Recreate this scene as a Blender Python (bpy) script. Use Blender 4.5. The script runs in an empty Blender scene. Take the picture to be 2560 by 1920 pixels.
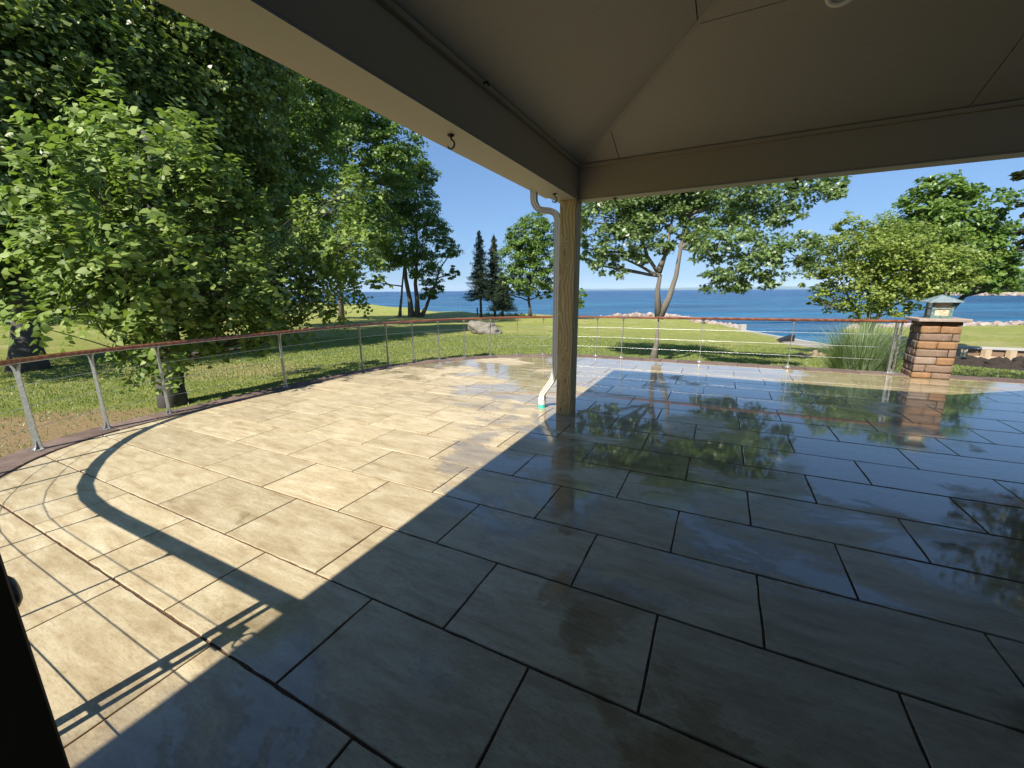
import bpy, math, random
import numpy as np
from mathutils import Vector, Matrix
rng = np.random.default_rng(7); random.seed(7)
S = bpy.context.scene
COL = S.collection
# ------------------------------------------------------------------ camera
FPX, PITCH, ROLL, YAW, H = 1016.84, 0.2256123, 0.0061497, 0.4715020, 1.734345
TA, TB = 0.0090217, -0.0038389          # slight fall of the paving
RX = np.array([1., 0, 0]); FW = np.array([0, math.cos(PITCH), -math.sin(PITCH)]); UP = np.array([0, math.sin(PITCH), math.cos(PITCH)])
cr, sr = math.cos(ROLL), math.sin(ROLL)
CR = cr * RX - sr * UP; CU = sr * RX + cr * UP
cam = bpy.data.cameras.new('camera'); camo = bpy.data.objects.new('camera', cam); COL.objects.link(camo)
M = Matrix(((CR[0], CU[0], -FW[0], 0), (CR[1], CU[1], -FW[1], 0), (CR[2], CU[2], -FW[2], H), (0, 0, 0, 1)))
camo.matrix_world = M
cam.sensor_width = 36; cam.lens = FPX / 2560 * 36; cam.clip_end = 60000; cam.clip_start = 0.02
S.camera = camo
# ------------------------------------------------------------------ world, sun
SUN_AZ = math.atan2(-0.561, -0.814)     # towards the sun: behind and left of the camera
SUN_EL = math.radians(45.3)
W = bpy.data.worlds.new("World"); S.world = W; W.use_nodes = True
nt = W.node_tree; nt.nodes.clear()
sky = nt.nodes.new('ShaderNodeTexSky'); sky.sky_type = 'NISHITA'; sky.sun_disc = False
sky.sun_elevation = SUN_EL; sky.sun_rotation = SUN_AZ; sky.altitude = 200; sky.air_density = 1.0; sky.dust_density = 0.4; sky.ozone_density = 6.0
bg = nt.nodes.new('ShaderNodeBackground'); bg.inputs['Strength'].default_value = 0.125
wo = nt.nodes.new('ShaderNodeOutputWorld'); gm = nt.nodes.new('ShaderNodeGamma'); gm.inputs[1].default_value = .52; nt.links.new(sky.outputs[0], gm.inputs[0])
tn_ = nt.nodes.new('ShaderNodeMix'); tn_.data_type = 'RGBA'; tn_.blend_type = 'MULTIPLY'; tn_.inputs[0].default_value = 1; tn_.inputs[7].default_value = (.59, .84, 1.17, 1); nt.links.new(gm.outputs[0], tn_.inputs[6])
nt.links.new(tn_.outputs[2], bg.inputs[0]); nt.links.new(bg.outputs[0], wo.inputs[0])
sl = bpy.data.lights.new('sun', 'SUN'); sl.energy = 4.1; sl.angle = math.radians(0.53); sl.color = (1.0, 0.935, 0.83)
so = bpy.data.objects.new('sun', sl); COL.objects.link(so)
sd = Vector((math.sin(SUN_AZ) * math.cos(SUN_EL), math.cos(SUN_AZ) * math.cos(SUN_EL), math.sin(SUN_EL)))
so.rotation_euler = sd.to_track_quat('Z', 'Y').to_euler(); so.location = (0, 0, 30)
vs = S.view_settings; vs.view_transform = 'Standard'; vs.look = 'None'; vs.exposure = 1.15; vs.gamma = 1; vs.use_curve_mapping = False
S.render.engine = 'CYCLES'
cy = S.cycles; cy.max_bounces = 10; cy.diffuse_bounces = 5; cy.glossy_bounces = 4; cy.transmission_bounces = 6; cy.transparent_max_bounces = 8
cy.volume_bounces = 0; cy.caustics_reflective = False; cy.caustics_refractive = False; cy.sample_clamp_indirect = 6

# ------------------------------------------------------------------ helpers
EU = np.array([math.cos(YAW), -math.sin(YAW)]); EV = np.array([math.sin(YAW), math.cos(YAW)])
def ray(px, py):
    x = (px - 1280) / FPX; y = (960 - py) / FPX
    return FW + x * CR + y * CU
def atz(px, py, z):                      # the point at height z along a line of sight (photo pixels)
    d = ray(px, py); t = (z - H) / d[2]; return np.array([0, 0, H]) + t * d
def atd(px, py, D):                      # the point D metres away horizontally
    d = ray(px, py); t = D / math.hypot(d[0], d[1]); return np.array([0, 0, H]) + t * d
def P(u, v, h=0., level=False):          # building axes (u along the lake side, v towards the lake) -> world
    x, y = u * EU[0] + v * EV[0], u * EU[1] + v * EV[1]
    return np.array([x, y, h + (0 if level else TA * x + TB * y)])
WL = {}
def empty(name, loc, label=None, cat=None, group=None, kind=None, **k):
    o = bpy.data.objects.new(name, None); COL.objects.link(o); o.location = loc; o.empty_display_size = .2
    WL[o.name] = np.array(loc, float); tag(o, label, cat, group, kind); return o
def tag(o, label=None, cat=None, group=None, kind=None):
    if label: o['label'] = label
    if cat: o['category'] = cat
    if group: o['group'] = group
    if kind: o['kind'] = kind
    return o
def link(name, me, parent=None, loc=None):
    o = bpy.data.objects.new(name, me); COL.objects.link(o)
    base = np.zeros(3)
    if parent is not None:
        o.parent = parent; base = WL.get(parent.name, np.zeros(3))
    l = np.zeros(3) if loc is None else np.array(loc, float)
    o.location = Vector(l - base); WL[o.name] = l
    return o
def mesh_np(name, V, F, mat, smooth=False, attr=None):
    """V (n,3), F list of index tuples or (m,k) array"""
    me = bpy.data.meshes.new(name)
    V = np.asarray(V, np.float32)
    if isinstance(F, np.ndarray):
        m, k = F.shape
        me.vertices.add(len(V)); me.vertices.foreach_set('co', V.ravel())
        me.loops.add(m * k); me.loops.foreach_set('vertex_index', F.astype(np.int32).ravel())
        me.polygons.add(m); me.polygons.foreach_set('loop_start', np.arange(m, dtype=np.int32) * k)
        try: me.polygons.foreach_set('loop_total', np.full(m, k, np.int32))
        except Exception: pass
        if smooth: me.polygons.foreach_set('use_smooth', np.ones(m, bool))
        me.update(calc_edges=True); me.validate()
    else:
        me.from_pydata([tuple(map(float, v)) for v in V], [], [tuple(map(int, f)) for f in F]); me.update()
        if smooth: me.polygons.foreach_set('use_smooth', np.ones(len(me.polygons), bool)); me.update()
    if mat: me.materials.append(mat)
    return me
class MB:
    def __init__(s): s.v = []; s.f = []
    def add(s, vs, fs):
        n = len(s.v); s.v += [np.asarray(v, float) for v in vs]; s.f += [tuple(n + i for i in f) for f in fs]; return s
    def hexa(s, b, t):                   # 4 bottom, 4 top points (ccw from above)
        return s.add(list(b) + list(t), [(3, 2, 1, 0), (4, 5, 6, 7), (0, 1, 5, 4), (1, 2, 6, 5), (2, 3, 7, 6), (3, 0, 4, 7)])
    def uvbox(s, u0, u1, v0, v1, z0, z1, level=True):
        q = [(u0, v0), (u1, v0), (u1, v1), (u0, v1)]
        return s.hexa([P(u, v, z0, level) for u, v in q], [P(u, v, z1, level) for u, v in q])
    def prism(s, pts, z0, z1, level=True):  # polygon in uv, ccw
        n = len(pts)
        V = [P(u, v, z0, level) for u, v in pts] + [P(u, v, z1, level) for u, v in pts]
        return s.add(V, [tuple(range(n - 1, -1, -1)), tuple(range(n, 2 * n))] + [(i, (i + 1) % n, n + (i + 1) % n, n + i) for i in range(n)])
    def tube(s, path, r, n=8, caps=True):
        path = [np.asarray(p, float) for p in path]; m = len(path)
        rr = [r] * m if np.isscalar(r) else list(r)
        rings = []; prev = None
        for i, p in enumerate(path):
            d = path[min(i + 1, m - 1)] - path[max(i - 1, 0)]; d = d / (np.linalg.norm(d) + 1e-9)
            a = prev if prev is not None else (np.array([0, 0, 1.]) if abs(d[2]) < .9 else np.array([1., 0, 0]))
            x = a - d * (a @ d); x /= np.linalg.norm(x) + 1e-9; prev = x; y = np.cross(d, x)
            rings.append([p + rr[i] * (math.cos(2 * math.pi * k / n) * x + math.sin(2 * math.pi * k / n) * y) for k in range(n)])
        V = [v for q in rings for v in q]
        F = [(i * n + k, i * n + (k + 1) % n, (i + 1) * n + (k + 1) % n, (i + 1) * n + k) for i in range(m - 1) for k in range(n)]
        if caps: F += [tuple(range(n - 1, -1, -1)), tuple((m - 1) * n + k for k in range(n))]
        return s.add(V, F)
    def sweep(s, path, prof, nrm=None):  # prof: (side, up) points; path level-ish
        path = [np.asarray(p, float) for p in path]; m = len(path); n = len(prof); V = []
        for i, p in enumerate(path):
            d = path[min(i + 1, m - 1)] - path[max(i - 1, 0)]; d = d / np.linalg.norm(d)
            up = np.array([0, 0, 1.]) if nrm is None else np.asarray(nrm, float)
            sd = np.cross(d, up); sd /= np.linalg.norm(sd); u2 = np.cross(sd, d)
            V += [p + a * sd + b * u2 for a, b in prof]
        F = [(i * n + k, (i + 1) * n + k, (i + 1) * n + (k + 1) % n, i * n + (k + 1) % n) for i in range(m - 1) for k in range(n)]
        F += [tuple(range(n)), tuple((m - 1) * n + k for k in range(n - 1, -1, -1))]
        return s.add(V, F)
    def lathe(s, c, prof, n=20, R=None):
        c = np.asarray(c, float); R = np.eye(3) if R is None else R; V = []
        for r, z in prof: V += [c + R @ np.array([r * math.cos(2 * math.pi * k / n), r * math.sin(2 * math.pi * k / n), z]) for k in range(n)]
        m = len(prof)
        return s.add(V, [(i * n + k, i * n + (k + 1) % n, (i + 1) * n + (k + 1) % n, (i + 1) * n + k) for i in range(m - 1) for k in range(n)])
    def build(s, name, mat, parent=None, loc=None, smooth=False, bevel=0):
        l = loc if loc is not None else (WL[parent.name] if parent is not None else (s.v[0] * 0))
        me = mesh_np(name, np.array(s.v) - np.asarray(l), s.f, mat, smooth)
        import bmesh
        bm = bmesh.new(); bm.from_mesh(me); bmesh.ops.recalc_face_normals(bm, faces=bm.faces)
        if bevel: bmesh.ops.bevel(bm, geom=bm.edges[:], offset=bevel, segments=1, affect='EDGES', clamp_overlap=True)
        bm.to_mesh(me); bm.free()
        return link(name, me, parent, l)
def clip_poly(poly, clip):               # both convex, ccw
    out = list(poly)
    for i in range(len(clip)):
        a = clip[i]; b = clip[(i + 1) % len(clip)]; inp = out; out = []
        if not inp: break
        side = lambda p: (b[0] - a[0]) * (p[1] - a[1]) - (b[1] - a[1]) * (p[0] - a[0])
        for j in range(len(inp)):
            p, q = inp[j], inp[(j + 1) % len(inp)]; sp_, sq = side(p), side(q)
            if sp_ >= 0: out.append(p)
            if (sp_ >= 0) != (sq >= 0):
                t = sp_ / (sp_ - sq); out.append((p[0] + t * (q[0] - p[0]), p[1] + t * (q[1] - p[1])))
    return out
def area(p): return .5 * sum(p[i][0] * p[(i + 1) % len(p)][1] - p[(i + 1) % len(p)][0] * p[i][1] for i in range(len(p)))

# ------------------------------------------------------------------ materials
class NT:
    def __init__(s, name, rough=.6, spec=.5):
        s.m = bpy.data.materials.new(name); s.m.use_nodes = True; s.t = s.m.node_tree; s.b = s.t.nodes['Principled BSDF']; s.out = s.t.nodes['Material Output']
        s.b.inputs['Roughness'].default_value = rough; s.b.inputs['Specular IOR Level'].default_value = spec
    def n(s, typ, **kw):
        x = s.t.nodes.new('ShaderNode' + typ)
        for k, v in kw.items():
            if k.startswith('i_'):
                key = k[2:]; key = int(key) if key.isdigit() else key.replace('_', ' ')
                s.set(x.inputs[key], v)
            else: setattr(x, k, v)
        return x
    def set(s, inp, v):
        if hasattr(v, 'is_output') or isinstance(v, bpy.types.NodeSocket): s.t.links.new(v, inp)
        else:
            try: inp.default_value = v
            except Exception: inp.default_value = (*v, 1)
    def noise(s, vec, scale, detail=4, rough=.55, dist=0, out=0):
        x = s.n('TexNoise', i_Scale=scale, i_Detail=detail, i_Roughness=rough, i_Distortion=dist)
        if vec is not None: s.set(x.inputs['Vector'], vec)
        return x.outputs[out]
    def ramp(s, fac, stops, interp='LINEAR'):
        x = s.n('ValToRGB'); cr_ = x.color_ramp; cr_.interpolation = interp
        while len(cr_.elements) < len(stops): cr_.elements.new(.5)
        for e, (p, c) in zip(cr_.elements, stops):
            e.position = p; e.color = (*c, 1) if len(c) == 3 else c
        s.set(x.inputs[0], fac); return x.outputs[0]
    def mix(s, fac, a, b, mode='MIX'):
        x = s.n('Mix', data_type='RGBA', blend_type=mode); s.set(x.inputs[0], fac); s.set(x.inputs[6], a); s.set(x.inputs[7], b); return x.outputs[2]
    def math(s, op, a, b=0., c=None, clamp=False):
        x = s.n('Math', operation=op, use_clamp=clamp); s.set(x.inputs[0], a); s.set(x.inputs[1], b)
        if c is not None: s.set(x.inputs[2], c)
        return x.outputs[0]
    def smooth(s, v, lo, hi, a=0., b=1.):
        x = s.n('MapRange', interpolation_type='SMOOTHSTEP'); s.set(x.inputs[0], v)
        for i, q in zip((1, 2, 3, 4), (lo, hi, a, b)): x.inputs[i].default_value = q
        return x.outputs[0]
    def vmap(s, vec, scale=(1, 1, 1), loc=(0, 0, 0), rot=(0, 0, 0)):
        x = s.n('Mapping'); s.set(x.inputs[0], vec); x.inputs['Scale'].default_value = scale; x.inputs['Location'].default_value = loc; x.inputs['Rotation'].default_value = rot; return x.outputs[0]
    def bump(s, h, strength=.3, dist=.01, normal=None):
        x = s.n('Bump', i_Strength=strength, i_Distance=dist); s.set(x.inputs['Height'], h)
        if normal is not None: s.set(x.inputs['Normal'], normal)
        return x.outputs[0]
    def base(s, c): s.set(s.b.inputs['Base Color'], c); return s
    def obj(s): return s.n('TexCoord').outputs['Object']
    def pos(s): return s.n('NewGeometry').outputs['Position']
MAT = {}
def painted(name, c, rough=.6, var=.12, spec=.4, bump=.15, scale=3.):
    m = NT(name, rough, spec); p = m.pos()
    f = m.noise(p, scale, 5, .6); g = m.noise(p, scale * 14, 3)
    c0 = tuple(x * (1 - var) for x in c); c1 = tuple(min(1, x * (1 + var)) for x in c)
    m.base(m.mix(m.math('MULTIPLY', m.math('ADD', f, g), .5), c0, c1)); m.set(m.b.inputs['Normal'], m.bump(g, bump, .004)); return m.m
def metal(name, c, rough=.35, var=.15):
    m = NT(name, rough); m.b.inputs['Metallic'].default_value = 1; p = m.pos(); f = m.noise(p, 9, 5)
    m.base(m.mix(f, tuple(x * (1 - var) for x in c), tuple(min(1, x * (1 + var)) for x in c)))
    m.set(m.b.inputs['Roughness'], m.smooth(m.noise(p, 30, 3), .3, .7, rough - .1, rough + .15)); return m.m

def paver_mat():
    m = NT('wet_travertine_look_paver', .5)
    ob = m.n('TexCoord'); ob.object = PATIO
    q = ob.outputs['Object']
    inf = m.n('ObjectInfo')
    rnd = inf.outputs['Random']
    off = m.n('CombineXYZ'); m.set(off.inputs[0], m.math('MULTIPLY', rnd, 37.)); m.set(off.inputs[1], m.math('MULTIPLY', rnd, 91.)); 
    va = m.n('VectorMath', operation='ADD'); m.set(va.inputs[0], q); m.set(va.inputs[1], off.outputs[0]); qq = va.outputs[0]
    streak = m.noise(m.vmap(qq, (1.5, 8, 1)), 1.6, 9, .70, .8)
    blot = m.noise(m.vmap(qq, (1.0, 2.6, 1)), 2.3, 8, .68, .5)
    fine = m.noise(m.vmap(qq, (12, 45, 1)), 2.2, 4, .7)
    grain = m.noise(q, 160, 2)
    c1 = m.ramp(streak, [(.30, (.27, .19, .10)), (.43, (.43, .33, .185)), (.54, (.57, .475, .29)), (.70, (.72, .64, .45))])
    c2 = m.ramp(blot, [(.33, (.33, .235, .125)), (.5, (.55, .45, .275)), (.66, (.71, .63, .44))])
    c = m.mix(.5, c1, c2)
    c = m.mix(m.math('MULTIPLY', m.smooth(fine, .48, .66), .5), c, (.31, .235, .14))
    c = m.mix(m.math('MULTIPLY', m.smooth(grain, .5, .75), .18), c, (.28, .22, .14))
    hs = m.n('HueSaturation'); m.set(hs.inputs['Value'], m.math('ADD', m.math('MULTIPLY', rnd, .20), .76)); hs.inputs['Saturation'].default_value = .98; m.set(hs.inputs['Color'], c); c = hs.outputs[0]
    # standing water: more of it towards the lake side, patches near the camera
    sep = m.n('SeparateXYZ'); m.set(sep.inputs[0], q)
    big = m.math('ADD', m.math('MULTIPLY', m.math('SUBTRACT', m.noise(m.vmap(q, (.9, 1.25, 1)), .8, 5, .55, .6), .5), 1.5), .5)
    edge = m.noise(m.vmap(q, (1, 1.6, 1)), 5.5, 5, .62, .3)
    grad = m.math('ADD', m.smooth(sep.outputs[1], 2.4, 5.6, -.15, .13), m.smooth(sep.outputs[0], -.5, 1.8, 0., .06))
    lft = m.math('MULTIPLY', m.smooth(sep.outputs[0], -2.6, -5.2, 0.0, -.35), m.smooth(sep.outputs[1], 6.0, 8.5, 1., .25)); lft = m.math('ADD', lft, m.math('MULTIPLY', m.smooth(sep.outputs[0], -1.9, -2.6, 0., -.16), m.smooth(sep.outputs[1], 4.8, 7.0, 1., 0.)))
    w = m.math('ADD', m.math('ADD', big, grad), lft); rag = m.noise(m.vmap(q, (1, 1.7, 1)), 26, 5, .7, .4); w = m.math('ADD', w, m.math('MULTIPLY', m.math('SUBTRACT', rag, .5), .12))
    w = m.math('ADD', w, m.math('MULTIPLY', m.math('SUBTRACT', edge, .5), .17))
    # wet and damp masks; darkening set stronger under the roof paints in shade
    wet = m.smooth(w, .452, .476)
    damp_shade = m.smooth(w, .38, .47)
    dark = m.mix(m.math('MULTIPLY', damp_shade, m.smooth(sep.outputs[1], 4.6, 6.6, .55, .22)), c, m.mix(1.0, c, (.42, .40, .37), 'MULTIPLY'))
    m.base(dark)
    rip = m.noise(m.vmap(q, (1, 1.8, 1)), 9, 4, .6, .5)
    film = m.smooth(w, .455, .470, .0, 1.)
    rr = m.smooth(w, .36, .45, .44, .13)
    gl = m.noise(q, 26, 4, .6)
    m.set(m.b.inputs['Roughness'], m.math('ADD', rr, m.math('MULTIPLY', m.math('SUBTRACT', gl, .5), .14)))
    m.set(m.b.inputs['Specular IOR Level'], m.smooth(w, .455, .470, .5, .05))
    m.set(m.b.inputs['Coat Weight'], m.math('MULTIPLY', film, 1.))
    m.b.inputs['Coat IOR'].default_value = 1.75; m.b.inputs['Coat Roughness'].default_value = .004
    surf = m.math('ADD', m.math('MULTIPLY', streak, .5), m.math('MULTIPLY', fine, .5))
    # the grain is drowned where water stands
    bs = m.n('Bump', i_Distance=.004); m.set(bs.inputs['Strength'], m.smooth(w, .36, .47, .42, .05)); m.set(bs.inputs['Height'], surf); m.set(m.b.inputs['Normal'], bs.outputs[0])
    rb_ = m.n('Bump', i_Distance=.004); m.set(rb_.inputs['Strength'], m.smooth(w, .47, .56, .32, .03)); m.set(rb_.inputs['Height'], m.math('ADD', rip, m.math('MULTIPLY', rag, .5))); m.set(m.b.inputs['Coat Normal'], rb_.outputs[0])
    # rim of the film
    return m.m
def wood_mat(name, a, b, axis=2, rough=.65, coat=0., sc=1., knots=()):
    m = NT(name, rough); p = m.obj()
    s3 = [9 * sc, 9 * sc, 9 * sc]; s3[axis] = .55 * sc
    k = m.noise(m.vmap(p, tuple([2.1 if i != axis else 1.3 for i in range(3)])), 1.0, 3, .5)
    d = m.n('VectorMath', operation='ADD'); m.set(d.inputs[0], m.vmap(p, tuple(s3))); kk = m.n('CombineXYZ'); m.set(kk.inputs[0], m.math('MULTIPLY', k, 2.6)); m.set(kk.inputs[1], m.math('MULTIPLY', k, 1.8)); m.set(d.inputs[1], kk.outputs[0])
    wv = m.n('TexWave', wave_type='RINGS', rings_direction='Z' if axis == 2 else 'X', i_Scale=.85, i_Distortion=3.2, i_Detail=3, i_Detail_Scale=.7); m.set(wv.inputs[0], d.outputs[0])
    kf = None
    for kx, ky, kz in knots:
        q = m.n('VectorMath', operation='LENGTH'); m.set(q.inputs[0], m.vmap(m.vmap(p, loc=(-kx, -ky, -kz)), (1, 1, .36))); e = m.smooth(q.outputs['Value'], .0, .085, 1., 0.); kf = e if kf is None else m.math('MAXIMUM', kf, e)
    if kf is not None:
        q2 = m.n('VectorMath', operation='ADD'); m.set(q2.inputs[0], d.outputs[0]); kx_ = m.n('CombineXYZ'); m.set(kx_.inputs[0], m.math('MULTIPLY', kf, 1.3)); m.set(kx_.inputs[1], m.math('MULTIPLY', kf, 1.3)); m.set(q2.inputs[1], kx_.outputs[0]); m.set(wv.inputs[0], q2.outputs[0])
    f = m.noise(d.outputs[0], 2.2, 6, .6)
    g = m.noise(m.vmap(p, tuple([90 if i != axis else 2 for i in range(3)])), 1, 4, .7)
    c = m.mix(wv.outputs[0], a, b); c = m.mix(m.math('MULTIPLY', m.smooth(f, .45, .7), .5), c, tuple(x * .62 for x in b)); c = m.mix(m.math('MULTIPLY', m.smooth(g, .5, .75), .4), c, tuple(x * .6 for x in a))
    if kf is not None: c = m.mix(m.math('MULTIPLY', m.smooth(kf, .93, .99), .8), c, (.10, .05, .022))
    m.base(c); m.set(m.b.inputs['Normal'], m.bump(m.math('ADD', g, wv.outputs[0]), .2, .003)); m.b.inputs['Coat Weight'].default_value = coat; m.b.inputs['Coat Roughness'].default_value = .15
    return m.m
def leaf_mat(name, cols, trans=.38, rough=.42, spec=.45):
    m = NT(name, rough, spec); g = m.n('NewGeometry'); r = g.outputs['Random Per Island']
    n = m.noise(m.pos(), 1.1, 3)
    st = [(i / (len(cols) - 1), c) for i, c in enumerate(cols)]
    c = m.ramp(m.math('ADD', m.math('MULTIPLY', r, .75), m.math('MULTIPLY', n, .3)), st)
    c = m.mix(m.math('MULTIPLY', m.math('SUBTRACT', 1., g.outputs['Backfacing']), 0.), c, c)
    bk = m.mix(g.outputs['Backfacing'], c, m.mix(.35, c, (.20, .26, .16)))
    m.base(bk)
    tr = m.n('BsdfTranslucent'); m.set(tr.inputs[0], m.mix(1., bk, (1.5, 1.7, .55), 'MULTIPLY'))
    mx = m.n('MixShader', i_0=trans); m.t.links.new(m.b.outputs[0], mx.inputs[1]); m.t.links.new(tr.outputs[0], mx.inputs[2]); m.t.links.new(mx.outputs[0], m.out.inputs[0])
    return m.m
def bark_mat(name, a, b, sc=1.):
    m = NT(name, .85, .2); p = m.pos()
    n1 = m.noise(m.vmap(p, (14 * sc, 14 * sc, 2.2 * sc)), 1, 6, .65, .4); n2 = m.noise(p, 2.5, 3)
    c = m.mix(n1, a, b); c = m.mix(m.math('MULTIPLY', n2, .4), c, tuple(x * .8 for x in b)); m.base(c)
    m.set(m.b.inputs['Normal'], m.bump(n1, .9, .03)); return m.m

# ================================================================== PATIO
PATIO = bpy.data.objects.new('patio', None)
import itertools
rail = []
def arc_pts():
    pts = [(9.5, 10.72), (3.3, 10.72), (-2.9, 10.74)]
    cx, cyy, r = -2.5, 5.9, 4.86
    for a in np.linspace(94, 180, 30): pts.append((cx + r * math.cos(math.radians(a)), cyy + r * math.sin(math.radians(a))))
    pts += [(-7.38, 4.84), (-7.37, 3.9), (-7.36, 2.93), (-7.34, 2.55), (-7.29, 2.19), (-7.2, 1.85), (-7.02, 1.48), (-6.76, 1.15), (-6.44, .87), (-6.1, .63), (-5.74, .44), (-5.4, .29), (-5.05, .2), (-4.7, .165), (-4.3, .155), (-2.04, .15)]
    return np.array(pts)
RP = arc_pts()
def resample(p, step):
    d = np.r_[0, np.cumsum(np.linalg.norm(np.diff(p, axis=0), axis=1))]; n = max(2, int(round(d[-1] / step)) + 1); s_ = np.linspace(0, d[-1], n)
    return np.c_[np.interp(s_, d, p[:, 0]), np.interp(s_, d, p[:, 1])]
def offset(p, o):                        # positive = outwards
    t = np.gradient(p, axis=0); t /= np.linalg.norm(t, axis=1)[:, None]; return p + o * np.c_[t[:, 1], -t[:, 0]]
FINE = resample(RP, .15)
INN = offset(FINE, -.225); 
hull = [tuple(q) for q in INN if q[0] > -7.3][::1]
inner_poly = [(6.6, 10.49)] + [tuple(q) for q in INN if q[0] < 6.5] + [(-2.04, .375), (6.6, .375)]
def hull2(p):
    p = sorted(set((round(a, 5), round(b, 5)) for a, b in p)); cr2 = lambda o, a, b: (a[0] - o[0]) * (b[1] - o[1]) - (a[1] - o[1]) * (b[0] - o[0]); lo, up = [], []
    for q in p:
        while len(lo) > 1 and cr2(lo[-2], lo[-1], q) <= 0: lo.pop()
        lo.append(q)
    for q in p[::-1]:
        while len(up) > 1 and cr2(up[-2], up[-1], q) <= 0: up.pop()
        up.append(q)
    return lo[:-1] + up[:-1]
inner_poly = hull2(inner_poly); LOWX = -4.45
# tilt+yaw frame of the paving
ux = np.array([EU[0], EU[1], TA * EU[0] + TB * EU[1]]); ux /= np.linalg.norm(ux)
vy = np.array([EV[0], EV[1], TA * EV[0] + TB * EV[1]]); vy -= ux * (vy @ ux); vy /= np.linalg.norm(vy); wz = np.cross(ux, vy)
PM = Matrix(((ux[0], vy[0], wz[0], 0), (ux[1], vy[1], wz[1], 0), (ux[2], vy[2], wz[2], 0), (0, 0, 0, 1)))
# sand bed under the slabs is the patio itself
sandm = NT('polymeric_joint_sand', .9, .2); ps = sandm.obj(); ns = sandm.noise(ps, 90, 3, .7)
sandm.base(sandm.ramp(ns, [(.35, (.035, .022, .014)), (.6, (.13, .078, .05)), (.8, (.22, .14, .10))])); sandm.set(sandm.b.inputs['Normal'], sandm.bump(ns, .8, .006))
bed = [tuple(q) for q in resample(offset(FINE, -.10), .3) if not (q[0] > -4.5 and q[1] < 1)] + [(-4.45, -1.2), (9.5, -1.2)]
nb = len(bed)
PATIO_ME = bpy.data.meshes.new('patio')
PATIO_ME.from_pydata([(a, b, -.009) for a, b in bed] + [(a, b, -.25) for a, b in bed], [], [tuple(range(nb))] + [(i, (i + 1) % nb, nb + (i + 1) % nb, nb + i) for i in range(nb)])
PATIO_ME.materials.append(sandm.m)
bpy.data.objects.remove(PATIO); PATIO = bpy.data.objects.new('patio', PATIO_ME); COL.objects.link(PATIO); PATIO.matrix_world = PM; PATIO['kind'] = 'structure'
import bmesh
_b = bmesh.new(); _b.from_mesh(PATIO_ME); bmesh.ops.recalc_face_normals(_b, faces=_b.faces); bmesh.ops.triangulate(_b, faces=[f for f in _b.faces if len(f.verts) > 4]); _b.to_mesh(PATIO_ME); _b.free()
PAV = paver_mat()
O_, W_, L_, OU_ = 2.64464, .6, 1.004468, .349685
def slab_mesh(poly, name='paver', ch=.0028, depth=.05):
    n = len(poly); c = np.mean(poly, axis=0); ins = []
    for i in range(n):
        a = np.array(poly[i - 1]); b = np.array(poly[i]); d = np.array(poly[(i + 1) % n])
        e1 = b - a; e1 /= np.linalg.norm(e1) + 1e-9; e2 = d - b; e2 /= np.linalg.norm(e2) + 1e-9
        nn = np.array([-(e1[1] + e2[1]), e1[0] + e2[0]]); nn /= np.linalg.norm(nn) + 1e-9; ins.append(b + nn * ch * 1.2)
    V = [(x, y, 0) for x, y in ins] + [(x, y, -ch) for x, y in poly] + [(x, y, -depth) for x, y in poly]
    F = [tuple(range(n))] + [(n + i, n + (i + 1) % n, (i + 1) % n, i) for i in range(n)] + [(2 * n + i, 2 * n + (i + 1) % n, n + (i + 1) % n, n + i) for i in range(n)]
    me = bpy.data.meshes.new(name); me.from_pydata(V, [], F); me.materials.append(PAV); return me
g = .0058; GV = .0075
def jag(p0, p1, n):                      # an edge of the slab, slightly uneven
    p0 = np.array(p0); p1 = np.array(p1); d = p1 - p0; nn = np.array([-d[1], d[0]]) / np.linalg.norm(d)
    return [tuple(p0 + d * i / n + (nn * rng.normal(0, .0016) if i else 0)) for i in range(n)]
def rect_slab(w, h):
    q = [(-w / 2 + g, -h / 2 + GV), (w / 2 - g, -h / 2 + GV), (w / 2 - g, h / 2 - GV), (-w / 2 + g, h / 2 - GV)]
    return jag(q[0], q[1], 14) + jag(q[1], q[2], 5) + jag(q[2], q[3], 14) + jag(q[3], q[0], 5)
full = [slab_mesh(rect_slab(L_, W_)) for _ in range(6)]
def add_paver(me, u, v):
    o = bpy.data.objects.new('paver', me); COL.objects.link(o); o.parent = PATIO; o.location = (u, v, rng.uniform(-.0012, .0008)); o.rotation_euler = (rng.normal(0, .0011), rng.normal(0, .0008), 0)
for r in range(-14, 7):
    v1 = O_ - r * W_; v0 = v1 - W_
    for k in range(-9, 8):
        u0 = OU_ + (k + (.5 if r % 2 else 0)) * L_; u1 = u0 + L_; cu, cv = (u0 + u1) / 2, (v0 + v1) / 2
        q = [(u0 + g, v0 + GV), (u1 - g, v0 + GV), (u1 - g, v1 - GV), (u0 + g, v1 - GV)]
        c = clip_poly(q, [(-4.45, -1.2), (6.6, -1.2), (6.6, 10.49), (-4.45, 10.49)]) if u0 > -4.46 and cv < 4 else clip_poly(q, inner_poly)
        if len(c) < 3 or area(c) < .006: continue
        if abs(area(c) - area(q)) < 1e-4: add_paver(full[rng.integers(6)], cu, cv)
        else: add_paver(slab_mesh([(a - cu, b - cv) for a, b in c]), cu, cv)
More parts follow.
